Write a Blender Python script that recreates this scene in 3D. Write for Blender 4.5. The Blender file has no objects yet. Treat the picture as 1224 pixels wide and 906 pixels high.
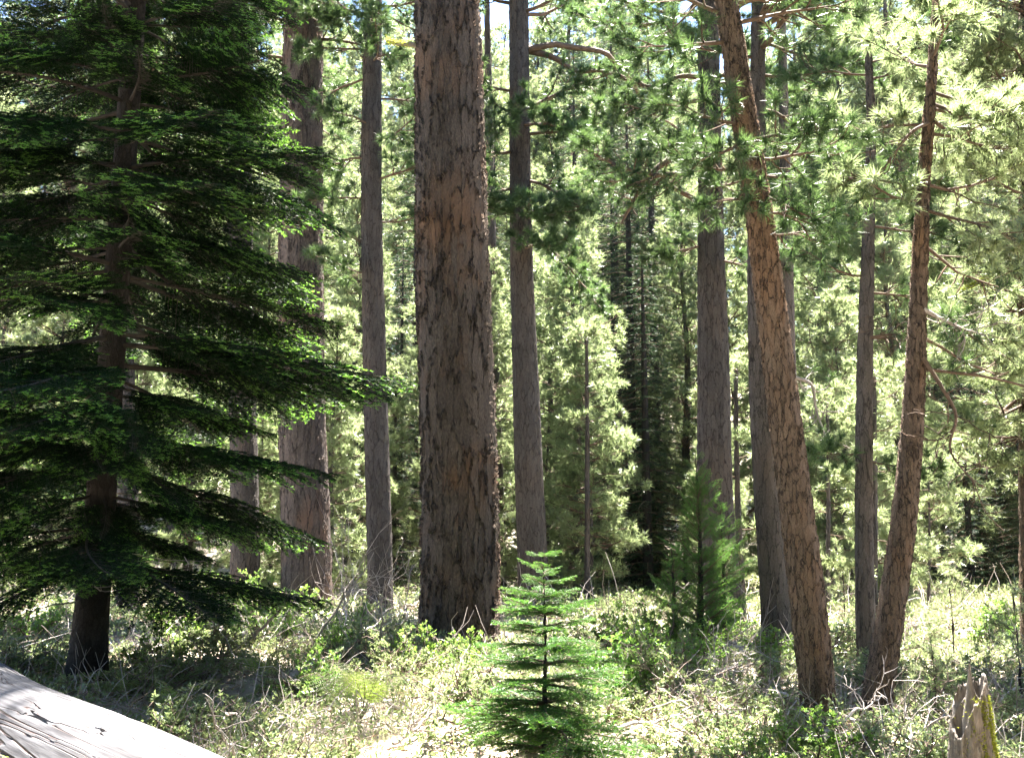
import bpy, math, random
import numpy as np
from math import radians, sin, cos, pi

# ------------------------------------------------------------------ camera, sky, sun, exposure
W0, H0, F0 = 1224.0, 906.0, 1201.0
CAMZ, PITCH = 1.6, radians(8.8)
scn = bpy.context.scene
cam_d = bpy.data.cameras.new('camera')
cam_d.sensor_fit = 'HORIZONTAL'; cam_d.sensor_width = 36.0
cam_d.lens = 36.0 * F0 / W0
cam_d.clip_start = 0.05; cam_d.clip_end = 2000
cam = bpy.data.objects.new('camera', cam_d)
scn.collection.objects.link(cam)
cam.location = (0, 0, CAMZ); cam.rotation_euler = (pi / 2 + PITCH, 0, 0)
scn.camera = cam

SUN_EL, SUN_AZ = radians(69), radians(16)      # azimuth clockwise from +Y (the view) : ahead, a little right
world = bpy.data.worlds.new('World'); scn.world = world; world.use_nodes = True
wn = world.node_tree.nodes; wl = world.node_tree.links
sky = wn.new('ShaderNodeTexSky'); sky.sky_type = 'NISHITA'; sky.sun_disc = False
sky.sun_elevation = SUN_EL; sky.sun_rotation = SUN_AZ; sky.altitude = 1500
wn['Background'].inputs['Strength'].default_value = 0.05
wl.new(sky.outputs[0], wn['Background'].inputs[0])
sun_d = bpy.data.lights.new('sun', 'SUN'); sun_d.energy = 5.0; sun_d.angle = radians(0.53); sun_d.color = (1.0, 0.95, 0.86)
sun = bpy.data.objects.new('sun', sun_d); scn.collection.objects.link(sun)
sun.location = (8, 30, 60)
sun.rotation_euler = (-(pi / 2 - SUN_EL), 0, -SUN_AZ)
vs = scn.view_settings
vs.view_transform = 'Standard'; vs.look = 'None'; vs.gamma = 1.0; vs.use_curve_mapping = False
vs.exposure = 3.82
cy = scn.cycles
cy.max_bounces = 5; cy.diffuse_bounces = 3; cy.glossy_bounces = 2; cy.transmission_bounces = 3; cy.transparent_max_bounces = 4
cy.caustics_reflective = False; cy.caustics_refractive = False
cy.use_light_tree = False; cy.use_denoising = True; cy.use_adaptive_sampling = True; cy.adaptive_threshold = 0.015
try: cy.denoiser = 'OPENIMAGEDENOISE'
except Exception: pass

rng = np.random.default_rng(11)
random.seed(5)

# ------------------------------------------------------------------ geometry of the view, used to measure real positions
def ray(px, py):
    a = (px - W0 / 2) / F0; b = (H0 / 2 - py) / F0
    return np.array([a, cos(PITCH) - b * sin(PITCH), sin(PITCH) + b * cos(PITCH)])
def at(px, py, Y):
    d = ray(px, py); return np.array([0, 0, CAMZ]) + d * (Y / d[1])
def ground(px, py):
    d = ray(px, py); return np.array([0, 0, CAMZ]) + d * (-CAMZ / d[2])
def gz(x, y):
    x = np.asarray(x, float); y = np.asarray(y, float)
    z = 0.07 * np.sin(x * .9 + 1.3) * np.cos(y * .7) + 0.05 * np.sin(x * 2.3 + y * 1.7) + 0.03 * np.sin(x * 4.1 - y * 3.3)
    z = z * np.clip((np.hypot(x, y) - 1) / 4, 0, 1)
    z = z + 22 * np.clip((y - 40) / 80, 0, 1) ** 1.3
    return z

# ------------------------------------------------------------------ mesh building
def norm(v): return v / np.maximum(np.linalg.norm(v, axis=-1, keepdims=True), 1e-9)
class Acc:
    """collects triangles and quads with material slots"""
    def __init__(self): self.v = []; self.n = 0; self.t = []; self.q = []; self.tm = []; self.qm = []
    def add(self, V, tris=None, quads=None, m=0):
        V = np.asarray(V, np.float32).reshape(-1, 3)
        if tris is not None and len(tris):
            tris = np.asarray(tris); self.t.append(tris + self.n); self.tm.append(np.full(len(tris), m))
        if quads is not None and len(quads):
            quads = np.asarray(quads); self.q.append(quads + self.n); self.qm.append(np.full(len(quads), m))
        self.v.append(V); self.n += len(V)
    def mesh(self, name, mats, smooth_q=True):
        V = np.concatenate(self.v) if self.v else np.zeros((0, 3), np.float32)
        T = np.concatenate(self.t) if self.t else np.zeros((0, 3), int)
        Q = np.concatenate(self.q) if self.q else np.zeros((0, 4), int)
        me = bpy.data.meshes.new(name)
        me.vertices.add(len(V)); me.vertices.foreach_set('co', V.astype(np.float32).ravel())
        nl = len(T) * 3 + len(Q) * 4
        me.loops.add(nl); me.loops.foreach_set('vertex_index', np.concatenate([T.ravel(), Q.ravel()]).astype(np.int32))
        me.polygons.add(len(T) + len(Q))
        ls = np.concatenate([np.arange(len(T)) * 3, len(T) * 3 + np.arange(len(Q)) * 4]).astype(np.int32)
        me.polygons.foreach_set('loop_start', ls)
        mi = np.concatenate([np.concatenate(self.tm) if self.tm else np.zeros(0), np.concatenate(self.qm) if self.qm else np.zeros(0)]).astype(np.int32)
        me.polygons.foreach_set('material_index', mi)
        sm = np.concatenate([np.zeros(len(T), bool), np.full(len(Q), smooth_q)])
        me.polygons.foreach_set('use_smooth', sm)
        me.update(calc_edges=True)
        for m in mats: me.materials.append(m)
        return me

def tube(acc, P, R, k=5, m=0, cap=True):
    P = np.asarray(P, float); R = np.asarray(R, float); n = len(P)
    T = norm(np.gradient(P, axis=0))
    ref = np.array([0, 0, 1.0]) if abs(T[0][2]) < .8 else np.array([1.0, 0, 0])
    A = norm(np.cross(T, ref)); B = np.cross(T, A)
    th = np.arange(k) * 2 * pi / k
    V = P[:, None, :] + R[:, None, None] * (np.cos(th)[None, :, None] * A[:, None, :] + np.sin(th)[None, :, None] * B[:, None, :])
    i = np.arange(n - 1)[:, None] * k; j = np.arange(k)[None, :]; j2 = (j + 1) % k
    Q = np.stack([i + j, i + j2, i + k + j2, i + k + j], -1).reshape(-1, 4)
    acc.add(V, quads=Q, m=m)

def needles(acc, P, D, L, Wd, m=0, side=None):
    """one slim blade per needle"""
    N = len(P)
    if side is None: side = rng.normal(size=(N, 3))
    S = norm(np.cross(D, side)) * (np.asarray(Wd) * .5).reshape(-1, 1)
    V = np.stack([P - S, P + S, P + D * np.asarray(L).reshape(-1, 1)], 1).reshape(-1, 3)
    acc.add(V, tris=np.arange(N * 3).reshape(-1, 3), m=m)

def leaves(acc, P, D, S, L, Wd, m=0):
    """folded diamond leaves: base P, axis D, side S"""
    N = len(P); L = np.asarray(L).reshape(-1, 1) * np.ones((N, 1)); Wd = np.asarray(Wd).reshape(-1, 1) * np.ones((N, 1))
    D = norm(D); S = norm(S - D * np.sum(S * D, -1, keepdims=True)); U = np.cross(D, S)
    mid = P + D * L * .5
    V = np.stack([P, mid + S * Wd * .5 + U * Wd * .15, P + D * L, mid - S * Wd * .5 + U * Wd * .15], 1).reshape(-1, 3)
    b = np.arange(N)[:, None] * 4
    acc.add(V, tris=np.concatenate([b + [0, 1, 2], b + [0, 2, 3]]), m=m)

def rvec(n): return norm(rng.normal(size=(n, 3)))

# ------------------------------------------------------------------ objects
col = scn.collection
def link(o): col.objects.link(o); return o
def obj(name, me, parent=None, loc=None):
    o = link(bpy.data.objects.new(name, me))
    if parent is not None: o.parent = parent
    if loc is not None: o.location = loc
    return o
def tag(o, label, cat, group=None, kind=None):
    if label: o['label'] = label
    if cat: o['category'] = cat
    if group: o['group'] = group
    if kind: o['kind'] = kind
    return o
def thing(name, label, cat, loc, group=None, rz=0.0):
    o = link(bpy.data.objects.new(name, None)); o.empty_display_size = .2
    o.location = loc; o.rotation_euler = (0, 0, rz)
    return tag(o, label, cat, group)
def copy_tree(root, loc, rz=0.0, s=(1, 1, 1), label=None):
    r = root.copy(); link(r); r.location = loc; r.rotation_euler = (0, 0, rz); r.scale = s
    if label: r['label'] = label
    for ch in root.children:
        c = ch.copy(); link(c); c.parent = r
        for g in ch.children:
            d = g.copy(); link(d); d.parent = c
    return r

# ------------------------------------------------------------------ materials
def new_mat(name):
    m = bpy.data.materials.new(name); m.use_nodes = True
    nt = m.node_tree; b = nt.nodes['Principled BSDF']
    return m, nt.nodes, nt.links, b
def node(N, t, **kw):
    n = N.new(t)
    for k, v in kw.items():
        if hasattr(n, k): setattr(n, k, v)
        else: n.inputs[k].default_value = v
    return n
def ramp(N, stops):
    r = N.new('ShaderNodeValToRGB'); e = r.color_ramp.elements
    while len(e) > len(stops): e.remove(e[-1])
    while len(e) < len(stops): e.new(0.5)
    for x, (p, c) in zip(e, stops): x.position = p; x.color = (*c, 1) if len(c) == 3 else c
    return r
def mixc(N, L, fac, a, b, blend='MIX'):
    n = N.new('ShaderNodeMix'); n.data_type = 'RGBA'; n.blend_type = blend
    for s, v in ((n.inputs[0], fac), (n.inputs[6], a), (n.inputs[7], b)):
        if isinstance(v, (int, float)): s.default_value = v
        elif isinstance(v, tuple): s.default_value = (*v, 1)
        else: L.new(v, s)
    return n.outputs[2]
def math_(N, L, op, a, b=None, clamp=False):
    n = N.new('ShaderNodeMath'); n.operation = op; n.use_clamp = clamp
    for s, v in zip(n.inputs, (a, b)):
        if v is None: continue
        if isinstance(v, (int, float)): s.default_value = v
        else: L.new(v, s)
    return n.outputs[0]

def leaf_mat(name, c1, c2, trans, tcol, rough=.45, spec=.4, noise=1.2, objvar=.35):
    """needle and leaf surfaces: a glossy cuticle over a thin blade that lets light through"""
    m, N, L, b = new_mat(name)
    tc = N.new('ShaderNodeTexCoord'); oi = N.new('ShaderNodeObjectInfo'); geo = N.new('ShaderNodeNewGeometry')
    ns = node(N, 'ShaderNodeTexNoise', Scale=noise); ns.inputs['Detail'].default_value = 3
    L.new(tc.outputs['Object'], ns.inputs['Vector'])
    f = math_(N, L, 'ADD', math_(N, L, 'MULTIPLY', geo.outputs['Random Per Island'], .5), math_(N, L, 'MULTIPLY', math_(N, L, 'SUBTRACT', ns.outputs['Fac'], .25), 1.0), clamp=True)
    base = mixc(N, L, f, c1, c2)
    hv = N.new('ShaderNodeHueSaturation'); L.new(base, hv.inputs['Color'])
    L.new(math_(N, L, 'ADD', math_(N, L, 'MULTIPLY', oi.outputs['Random'], objvar), 1 - objvar / 2), hv.inputs['Value'])
    L.new(math_(N, L, 'ADD', math_(N, L, 'MULTIPLY', oi.outputs['Random'], .03), .485), hv.inputs['Hue'])
    L.new(hv.outputs[0], b.inputs['Base Color'])
    b.inputs['Roughness'].default_value = rough; b.inputs['Specular IOR Level'].default_value = spec
    tr = N.new('ShaderNodeBsdfTranslucent')
    L.new(mixc(N, L, .5, hv.outputs[0], tcol), tr.inputs['Color'])
    mx = N.new('ShaderNodeMixShader'); mx.inputs[0].default_value = trans
    L.new(b.outputs[0], mx.inputs[1]); L.new(tr.outputs[0], mx.inputs[2])
    L.new(mx.outputs[0], N['Material Output'].inputs['Surface'])
    return m

def bark_mat(name, scale, zs, depth, cols, furrow, fw=.16, orange=None, distort=.35):
    m, N, L, b = new_mat(name)
    m.displacement_method = 'BOTH'
    tc = N.new('ShaderNodeTexCoord'); oi = N.new('ShaderNodeObjectInfo')
    off = N.new('ShaderNodeVectorMath'); off.operation = 'ADD'
    L.new(tc.outputs['Object'], off.inputs[0])
    cb = N.new('ShaderNodeCombineXYZ'); L.new(math_(N, L, 'MULTIPLY', oi.outputs['Random'], 40.0), cb.inputs[2]); L.new(cb.outputs[0], off.inputs[1])
    mp = N.new('ShaderNodeMapping'); mp.inputs['Scale'].default_value = (scale, scale, scale * zs); L.new(off.outputs[0], mp.inputs['Vector'])
    dn = node(N, 'ShaderNodeTexNoise', Scale=1.1); dn.inputs['Detail'].default_value = 6; dn.inputs['Roughness'].default_value = .6; L.new(mp.outputs[0], dn.inputs['Vector'])
    dv = N.new('ShaderNodeVectorMath'); dv.operation = 'MULTIPLY_ADD'
    L.new(dn.outputs['Color'], dv.inputs[0]); dv.inputs[1].default_value = (distort * 2,) * 3; L.new(mp.outputs[0], dv.inputs[2])
    vo = N.new('ShaderNodeTexVoronoi'); vo.feature = 'DISTANCE_TO_EDGE'; vo.inputs['Scale'].default_value = 1; L.new(dv.outputs[0], vo.inputs['Vector'])
    vc = N.new('ShaderNodeTexVoronoi'); vc.feature = 'F1'; vc.inputs['Scale'].default_value = 1; L.new(dv.outputs[0], vc.inputs['Vector'])
    # furrow width breathes along the trunk and closes up in places
    wn_ = node(N, 'ShaderNodeTexNoise', Scale=.9); wn_.inputs['Detail'].default_value = 3; L.new(mp.outputs[0], wn_.inputs['Vector'])
    ww = math_(N, L, 'MAXIMUM', math_(N, L, 'MULTIPLY', math_(N, L, 'SUBTRACT', wn_.outputs['Fac'], .36), fw * 5), .006)
    pl = N.new('ShaderNodeMapRange'); pl.interpolation_type = 'SMOOTHSTEP'
    L.new(vo.outputs['Distance'], pl.inputs['Value']); L.new(ww, pl.inputs['From Max'])
    plate = pl.outputs[0]
    fl = N.new('ShaderNodeMapping'); fl.inputs['Scale'].default_value = (scale * 3.2, scale * 3.2, scale * 1.3); L.new(off.outputs[0], fl.inputs['Vector'])
    fn = node(N, 'ShaderNodeTexNoise', Scale=1.6); fn.inputs['Detail'].default_value = 7; fn.inputs['Roughness'].default_value = .68; L.new(fl.outputs[0], fn.inputs['Vector'])
    fv = N.new('ShaderNodeTexVoronoi'); fv.feature = 'F1'; fv.inputs['Scale'].default_value = 1.3; L.new(fl.outputs[0], fv.inputs['Vector'])
    big = node(N, 'ShaderNodeTexNoise', Scale=.9); big.inputs['Detail'].default_value = 3; L.new(off.outputs[0], big.inputs['Vector'])
    sep = N.new('ShaderNodeSeparateColor'); L.new(vc.outputs['Color'], sep.inputs[0])
    cf = math_(N, L, 'ADD', math_(N, L, 'MULTIPLY', sep.outputs[0], .2), math_(N, L, 'MULTIPLY', math_(N, L, 'SUBTRACT', fn.outputs['Fac'], .22), 1.5), clamp=True)
    rp = ramp(N, cols); L.new(math_(N, L, 'SUBTRACT', cf, .1, clamp=True), rp.inputs[0])
    c = rp.outputs[0]
    if orange:
        of = N.new('ShaderNodeMapRange'); L.new(math_(N, L, 'ADD', big.outputs['Fac'], math_(N, L, 'MULTIPLY', math_(N, L, 'SUBTRACT', sep.outputs[1], .5), .14)), of.inputs['Value'])
        of.inputs['From Min'].default_value = .5; of.inputs['From Max'].default_value = .78; of.inputs['To Max'].default_value = .7
        c = mixc(N, L, of.outputs[0], c, orange)
    c = mixc(N, L, math_(N, L, 'SUBTRACT', 1.0, plate), c, furrow)
    L.new(c, b.inputs['Base Color']); b.inputs['Roughness'].default_value = .9; b.inputs['Specular IOR Level'].default_value = .15
    h = math_(N, L, 'ADD', math_(N, L, 'MULTIPLY', plate, 1.0), math_(N, L, 'ADD', math_(N, L, 'MULTIPLY', fn.outputs['Fac'], .35), math_(N, L, 'MULTIPLY', fv.outputs['Distance'], .3)))
    dp = N.new('ShaderNodeDisplacement'); dp.inputs['Midlevel'].default_value = 1.0; dp.inputs['Scale'].default_value = depth
    L.new(h, dp.inputs['Height']); L.new(dp.outputs[0], N['Material Output'].inputs['Displacement'])
    return m

def plain_mat(name, stops, scale=3.0, rough=.85, stretch=(1, 1, 1), bump=.3, island=.5, bdist=.01):
    m, N, L, b = new_mat(name)
    tc = N.new('ShaderNodeTexCoord'); mp = N.new('ShaderNodeMapping'); mp.inputs['Scale'].default_value = stretch
    L.new(tc.outputs['Object'], mp.inputs['Vector']); geo = N.new('ShaderNodeNewGeometry')
    ns = node(N, 'ShaderNodeTexNoise', Scale=scale); ns.inputs['Detail'].default_value = 6; ns.inputs['Roughness'].default_value = .65; L.new(mp.outputs[0], ns.inputs['Vector'])
    f = math_(N, L, 'ADD', math_(N, L, 'MULTIPLY', ns.outputs['Fac'], 1 - island * .5), math_(N, L, 'MULTIPLY', math_(N, L, 'SUBTRACT', geo.outputs['Random Per Island'], .4), island), clamp=True)
    rp = ramp(N, stops); L.new(f, rp.inputs[0]); L.new(rp.outputs[0], b.inputs['Base Color'])
    b.inputs['Roughness'].default_value = rough; b.inputs['Specular IOR Level'].default_value = .2
    if bump:
        bp = N.new('ShaderNodeBump'); bp.inputs['Strength'].default_value = bump; bp.inputs['Distance'].default_value = bdist
        L.new(ns.outputs['Fac'], bp.inputs['Height']); L.new(bp.outputs[0], b.inputs['Normal'])
    return m

M = {}
M['pine_needle'] = leaf_mat('pine_needle', (.044, .074, .028), (.122, .150, .074), .53, (.56, .67, .30), rough=.36, spec=.7, noise=.8, objvar=.55)
M['pine_needle_near'] = leaf_mat('pine_needle_near', (.022, .052, .021), (.055, .10, .038), .36, (.20, .32, .08), rough=.4, spec=.5, noise=1.0, objvar=.1)
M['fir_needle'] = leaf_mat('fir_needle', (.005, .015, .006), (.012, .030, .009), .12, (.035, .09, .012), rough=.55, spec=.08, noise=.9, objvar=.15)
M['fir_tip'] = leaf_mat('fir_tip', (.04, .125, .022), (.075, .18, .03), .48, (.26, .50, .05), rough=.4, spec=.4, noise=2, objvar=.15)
M['lime_needle'] = leaf_mat('sapling_needle', (.018, .058, .014), (.036, .095, .02), .38, (.15, .36, .04), rough=.42, spec=.4, noise=2, objvar=.15)
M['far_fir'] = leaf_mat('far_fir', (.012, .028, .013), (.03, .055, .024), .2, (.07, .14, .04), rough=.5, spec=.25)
M['cedar'] = leaf_mat('cedar_spray', (.025, .08, .018), (.06, .15, .03), .42, (.18, .40, .05), rough=.5, spec=.3, noise=2, objvar=.1)
M['shrub_leaf'] = leaf_mat('shrub_leaf', (.06, .105, .038), (.155, .195, .088), .45, (.40, .48, .18), rough=.3, spec=.75, noise=2.5)
M['lime_leaf'] = leaf_mat('lime_leaf', (.07, .15, .03), (.13, .23, .05), .5, (.32, .50, .08), rough=.35, spec=.5, noise=2)
M['fern'] = leaf_mat('fern_frond', (.08, .16, .025), (.14, .22, .04), .5, (.38, .50, .06), rough=.5, spec=.3, noise=2)
M['grass'] = leaf_mat('meadow_blade', (.12, .145, .06), (.27, .265, .17), .4, (.42, .45, .22), rough=.5, spec=.3, noise=1.3, objvar=.05)
M['bark_hero'] = bark_mat('bark_plated', 9.0, .15, .042, [(.15, (.046, .037, .031)), (.5, (.080, .065, .054)), (.85, (.122, .102, .087))], (.036, .029, .025), fw=.055, orange=(.145, .08, .044), distort=.62)
M['bark_mid'] = bark_mat('bark_mid', 8.0, .15, .028, [(.15, (.052, .042, .038)), (.5, (.092, .075, .067)), (.85, (.135, .112, .102))], (.038, .031, .028), fw=.07, orange=(.14, .082, .056), distort=.6)
M['bark_fine'] = bark_mat('bark_fine', 16.0, .2, .014, [(.15, (.04, .036, .033)), (.5, (.07, .062, .058)), (.85, (.105, .095, .09))], (.032, .027, .025), fw=.09, orange=(.086, .066, .053), distort=.65)
M['bark_fine_lifted'] = bark_mat('bark_fine_lifted', 16.0, .2, .011, [(.15, (.065, .056, .051)), (.5, (.11, .095, .087)), (.85, (.155, .138, .128))], (.05, .042, .038), fw=.08, orange=(.13, .098, .078), distort=.65)  # fine bark, colour lightened to offset the shade on these trunks
M['bark_scaly'] = bark_mat('bark_scaly', 27.0, .24, .014, [(.15, (.074, .056, .044)), (.5, (.124, .092, .070)), (.85, (.18, .138, .11))], (.045, .035, .029), fw=.085, orange=(.185, .104, .058), distort=.6)
M['bark_fir'] = bark_mat('bark_fir', 18.0, .3, .008, [(.15, (.022, .02, .018)), (.5, (.038, .034, .031)), (.85, (.062, .056, .051))], (.026, .022, .02), fw=.1)
M['twig'] = plain_mat('live_twig', [(.3, (.07, .05, .038)), (.7, (.16, .11, .08))], 8, bump=0)
M['fir_twig'] = plain_mat('fir_twig', [(.3, (.035, .03, .026)), (.7, (.075, .065, .055))], 8, bump=0)
M['deadwood'] = plain_mat('dead_grey_wood', [(.25, (.20, .17, .155)), (.75, (.42, .38, .36))], 6, bump=0)
M['lichen'] = leaf_mat('lichen', (.30, .34, .04), (.45, .50, .08), .35, (.55, .60, .08), rough=.7, spec=.1)

# ------------------------------------------------------------------ trunks
def smooth_path(P, n, fine=None):
    P = np.asarray(P, float); m = len(P)
    if m == 2: t = np.linspace(0, 1, n)[:, None]; return P[0] * (1 - t) + P[1] * t
    d = np.concatenate([[0], np.cumsum(np.linalg.norm(np.diff(P[:, :3], axis=0), axis=1))])
    s = np.linspace(0, d[-1], n)
    if fine and fine < d[-1]*.8: k9 = int(n*.88); s = np.concatenate([np.linspace(0, fine, k9, endpoint=False), np.linspace(fine, d[-1], n-k9)])
    out = np.empty((n, P.shape[1]))
    T = np.gradient(P, d, axis=0)
    k = np.clip(np.searchsorted(d, s, side='right') - 1, 0, m - 2)
    h = (d[k + 1] - d[k]); u = ((s - d[k]) / h)[:, None]; h = h[:, None]
    out = (2*u**3-3*u**2+1)*P[k] + (u**3-2*u**2+u)*h*T[k] + (-2*u**3+3*u**2)*P[k+1] + (u**3-u**2)*h*T[k+1]
    return out
def trunk_mesh(name, pts, radii, mat, na, nl, flare=1.25, flare_h=.5, rough=.03, seed=0, fine=None):
    """pts local (z up), radii at pts; root flare and slightly uneven section"""
    g = np.random.default_rng(seed)
    PR = smooth_path(np.column_stack([pts, radii]), nl, fine)
    P = PR[:, :3]; R = PR[:, 3].copy()
    z = P[:, 2] - P[0, 2]
    R = R * (1 + (flare - 1) * np.exp(-np.maximum(z, 0) / flare_h))
    th = np.arange(na) * 2 * pi / na
    ph = g.uniform(0, 6.28, 6)
    sec = 1 + rough * (np.sin(2*th + ph[0])[None] * np.cos(z*.5 + ph[1])[:, None] + .8*np.sin(3*th + ph[2])[None]*np.cos(z*.9 + ph[3])[:, None] + .6*np.sin(5*th+ph[4])[None]*np.cos(z*1.7+ph[5])[:, None])
    rootl = 1 + .14 * np.exp(-z / (flare_h * .8))[:, None] * np.sin(5 * th + ph[1])[None]
    T = norm(np.gradient(P, axis=0)); A = norm(np.cross(T, [0, 1.0, 0])); B = np.cross(T, A)
    V = P[:, None, :] + (R[:, None] * sec * rootl)[:, :, None] * (np.cos(th)[None, :, None]*A[:, None, :] + np.sin(th)[None, :, None]*B[:, None, :])
    i = np.arange(nl-1)[:, None]*na; j = np.arange(na)[None]; j2 = (j+1) % na
    Q = np.stack([i+j, i+j2, i+na+j2, i+na+j], -1).reshape(-1, 4)
    a = Acc(); a.add(V, quads=Q[:, ::-1])
    top = (nl-1)*na; a.add(P[-1] + T[-1]*R[-1]*.5, m=0)
    c = nl*na; a.t.append(np.stack([top + np.arange(na), np.full(na, c), top + (np.arange(na)+1) % na], -1)); a.tm.append(np.zeros(na))
    return a.mesh(name, [mat])

# ------------------------------------------------------------------ pine limbs and crowns
class Pine:
    def __init__(self): self.w = Acc(); self.tp = []; self.td = []
    def tips(self, P, D): self.tp.append(np.atleast_2d(P)); self.td.append(np.atleast_2d(D))
    def limb(self, P0, az, L, el=.1, up=.4, r=.03, kink=.15, start=.35, tufts=1.0, sec_len=.32, k=5, step=.28):
        n = max(6, int(L / .22))
        d = np.array([cos(az)*cos(el), sin(az)*cos(el), sin(el)]); P = [np.array(P0, float)]; D = [d]
        h = L / (n - 1)
        for i in range(1, n):
            d = norm(d + rng.normal(size=3) * kink + np.array([0, 0, up * h * (1.0 if i > n*.4 else -.3)]))
            P.append(P[-1] + d * h); D.append(d)
        P = np.array(P); D = np.array(D)
        R = r * (1 - np.linspace(0, 1, n) * .82)
        tube(self.w, P, R, k)
        self.tips(P[-1], D[-1])
        s = start * L
        while s < L * .98:
            i = min(int(s / h), n - 2); u = s / h - i; p = P[i]*(1-u) + P[i+1]*u; dd = D[i]
            t = s / L
            sl = sec_len * L * (1.15 - t) + .18
            sl *= rng.uniform(.5, 1.1)
            sl = min(sl, 1.3)
            side = norm(np.cross(dd, [0, 0, 1.0])) * (1 if rng.random() < .5 else -1)
            sd = norm(dd * .7 + side * rng.uniform(.5, 1.0) + np.array([0, 0, rng.uniform(-.6, .6)]))
            m = max(4, int(sl / .16)); q = [p]; sd0 = sd; Q = []
            for _ in range(m):
                sd = norm(sd + rng.normal(size=3) * .16 + np.array([0, 0, .06])); q.append(q[-1] + sd * sl / m); Q.append(sd)
            q = np.array(q)
            tube(self.w, q, np.linspace(R[i] * .45 + .003, .004, len(q)), 3)
            self.tips(q[-1], sd)
            for jx in range(2, len(q) - 1):
                if rng.random() < .62 * tufts:
                    td = norm(Q[jx-1] + rng.normal(size=3) * .7); tl = rng.uniform(.08, .26)
                    e = q[jx] + td * tl
                    tube(self.w, np.array([q[jx], e]), np.array([.005, .003]), 3)
                    self.tips(e, norm(td + np.array([0, 0, .3])))
            s += step * rng.uniform(.5, 1.4) / max(tufts, .3)
    def wood_mesh(self, name, mat): return self.w.mesh(name, [mat])
    def add_needles(self, acc, n=40, ln=.16, wd=.005, m=0, spread=.85, along=.07, maxtips=None):
        P = np.concatenate(self.tp); D = np.concatenate(self.td)
        if maxtips and len(P) > maxtips:
            s = rng.choice(len(P), maxtips, replace=False); P = P[s]; D = D[s]
        N = len(P); P = np.repeat(P, n, 0); D = np.repeat(D, n, 0)
        r = rvec(N * n); d = norm(D * rng.uniform(.25, 1.0, (N*n, 1)) + r * spread)
        base = P - D * rng.uniform(0, along, (N*n, 1))
        needles(acc, base, d, ln * rng.uniform(.6, 1.1, N*n), wd * rng.uniform(.8, 1.2, N*n), m)
        return N

def pine_proto(name, H, r0, crown0, rad, nw, bpw, seed, mat=None, n=26, ln=.21, wd=.019, lean=0, shape=.8, tufts=1.0, label=None, group=None):
    global rng
    keep = rng; rng = np.random.default_rng(seed)
    root = thing(name, label, 'tree', (0, 0, -100), group)
    zs = np.array([-.2, H*.25, H*.5, H*.75, H]); wob = rng.normal(size=(5, 2)) * .012 * H * np.array([0, .5, .8, 1, 1])[:, None]
    pts = np.column_stack([wob, zs]); rr = r0 * np.array([1, .82, .6, .34, .04])
    tm = trunk_mesh('trunk', pts, rr, M['bark_fine'] if r0 < .3 else M['bark_mid'], 16, 60, seed=seed)
    obj('trunk', tm, root)
    p = Pine(); path = smooth_path(pts, 60)
    for w in range(nw):
        t = (w + rng.uniform(-.3, .3)) / nw
        z = crown0 + (H - crown0) * max(t, 0) ** .9
        c = np.array([np.interp(z, path[:, 2], path[:, 0]), np.interp(z, path[:, 2], path[:, 1]), z])
        L0 = rad * (min(1, (1 - t) ** shape * 1.05)) * (.65 + .35 * min(1, t * 5)) + .25
        az0 = rng.uniform(0, 6.28)
        for b in range(bpw):
            if rng.random() < .12: continue
            L = L0 * rng.uniform(.6, 1.12)
            p.limb(c, az0 + b * 2*pi/bpw + rng.normal() * .3, L, el=rng.uniform(-.15, .25) + .5 * t, up=.25, r=.012 + .011 * L, start=.15, tufts=1.5, step=.27, sec_len=.4)
    a = p.w
    cnt = p.add_needles(a, n=n, ln=ln, wd=wd, m=1)
    co = obj('crown', a.mesh('crown', [M['twig'], mat or M['pine_needle']]), root); co['kind'] = 'stuff'
    rng = keep
    return root

# ------------------------------------------------------------------ fir sprays
def needle_rows(acc, S, D, Ln, up, spacing, nl, wd, m, upf=.5):
    """flat rows of needles along segments S + D*Ln ; up = spray normal"""
    cnt = np.maximum((Ln / spacing).astype(int), 2)
    idx = np.repeat(np.arange(len(S)), cnt)
    k = np.arange(len(idx)) - np.repeat(np.cumsum(cnt) - cnt, cnt)
    t = (k + rng.random(len(idx))) / cnt[idx]
    P = S[idx] + D[idx] * (Ln[idx] * t)[:, None]
    side = norm(np.cross(D[idx], up[idx])) * np.where(k % 2 == 0, 1.0, -1.0)[:, None]
    tip = (t > .85)[:, None] * .6
    d = norm(side * (.9 - tip) + D[idx] * (.55 + tip) + up[idx] * rng.uniform(-.08, upf, (len(idx), 1)) + rng.normal(size=(len(idx), 3)) * .1)
    needles(acc, P, d, nl * rng.uniform(.75, 1.15, len(idx)), wd * rng.uniform(.8, 1.2, len(idx)), m, side=up[idx] * .25 + rng.normal(size=(len(idx), 3)) * .35 + np.cross(d, up[idx]) * 0)
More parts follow.
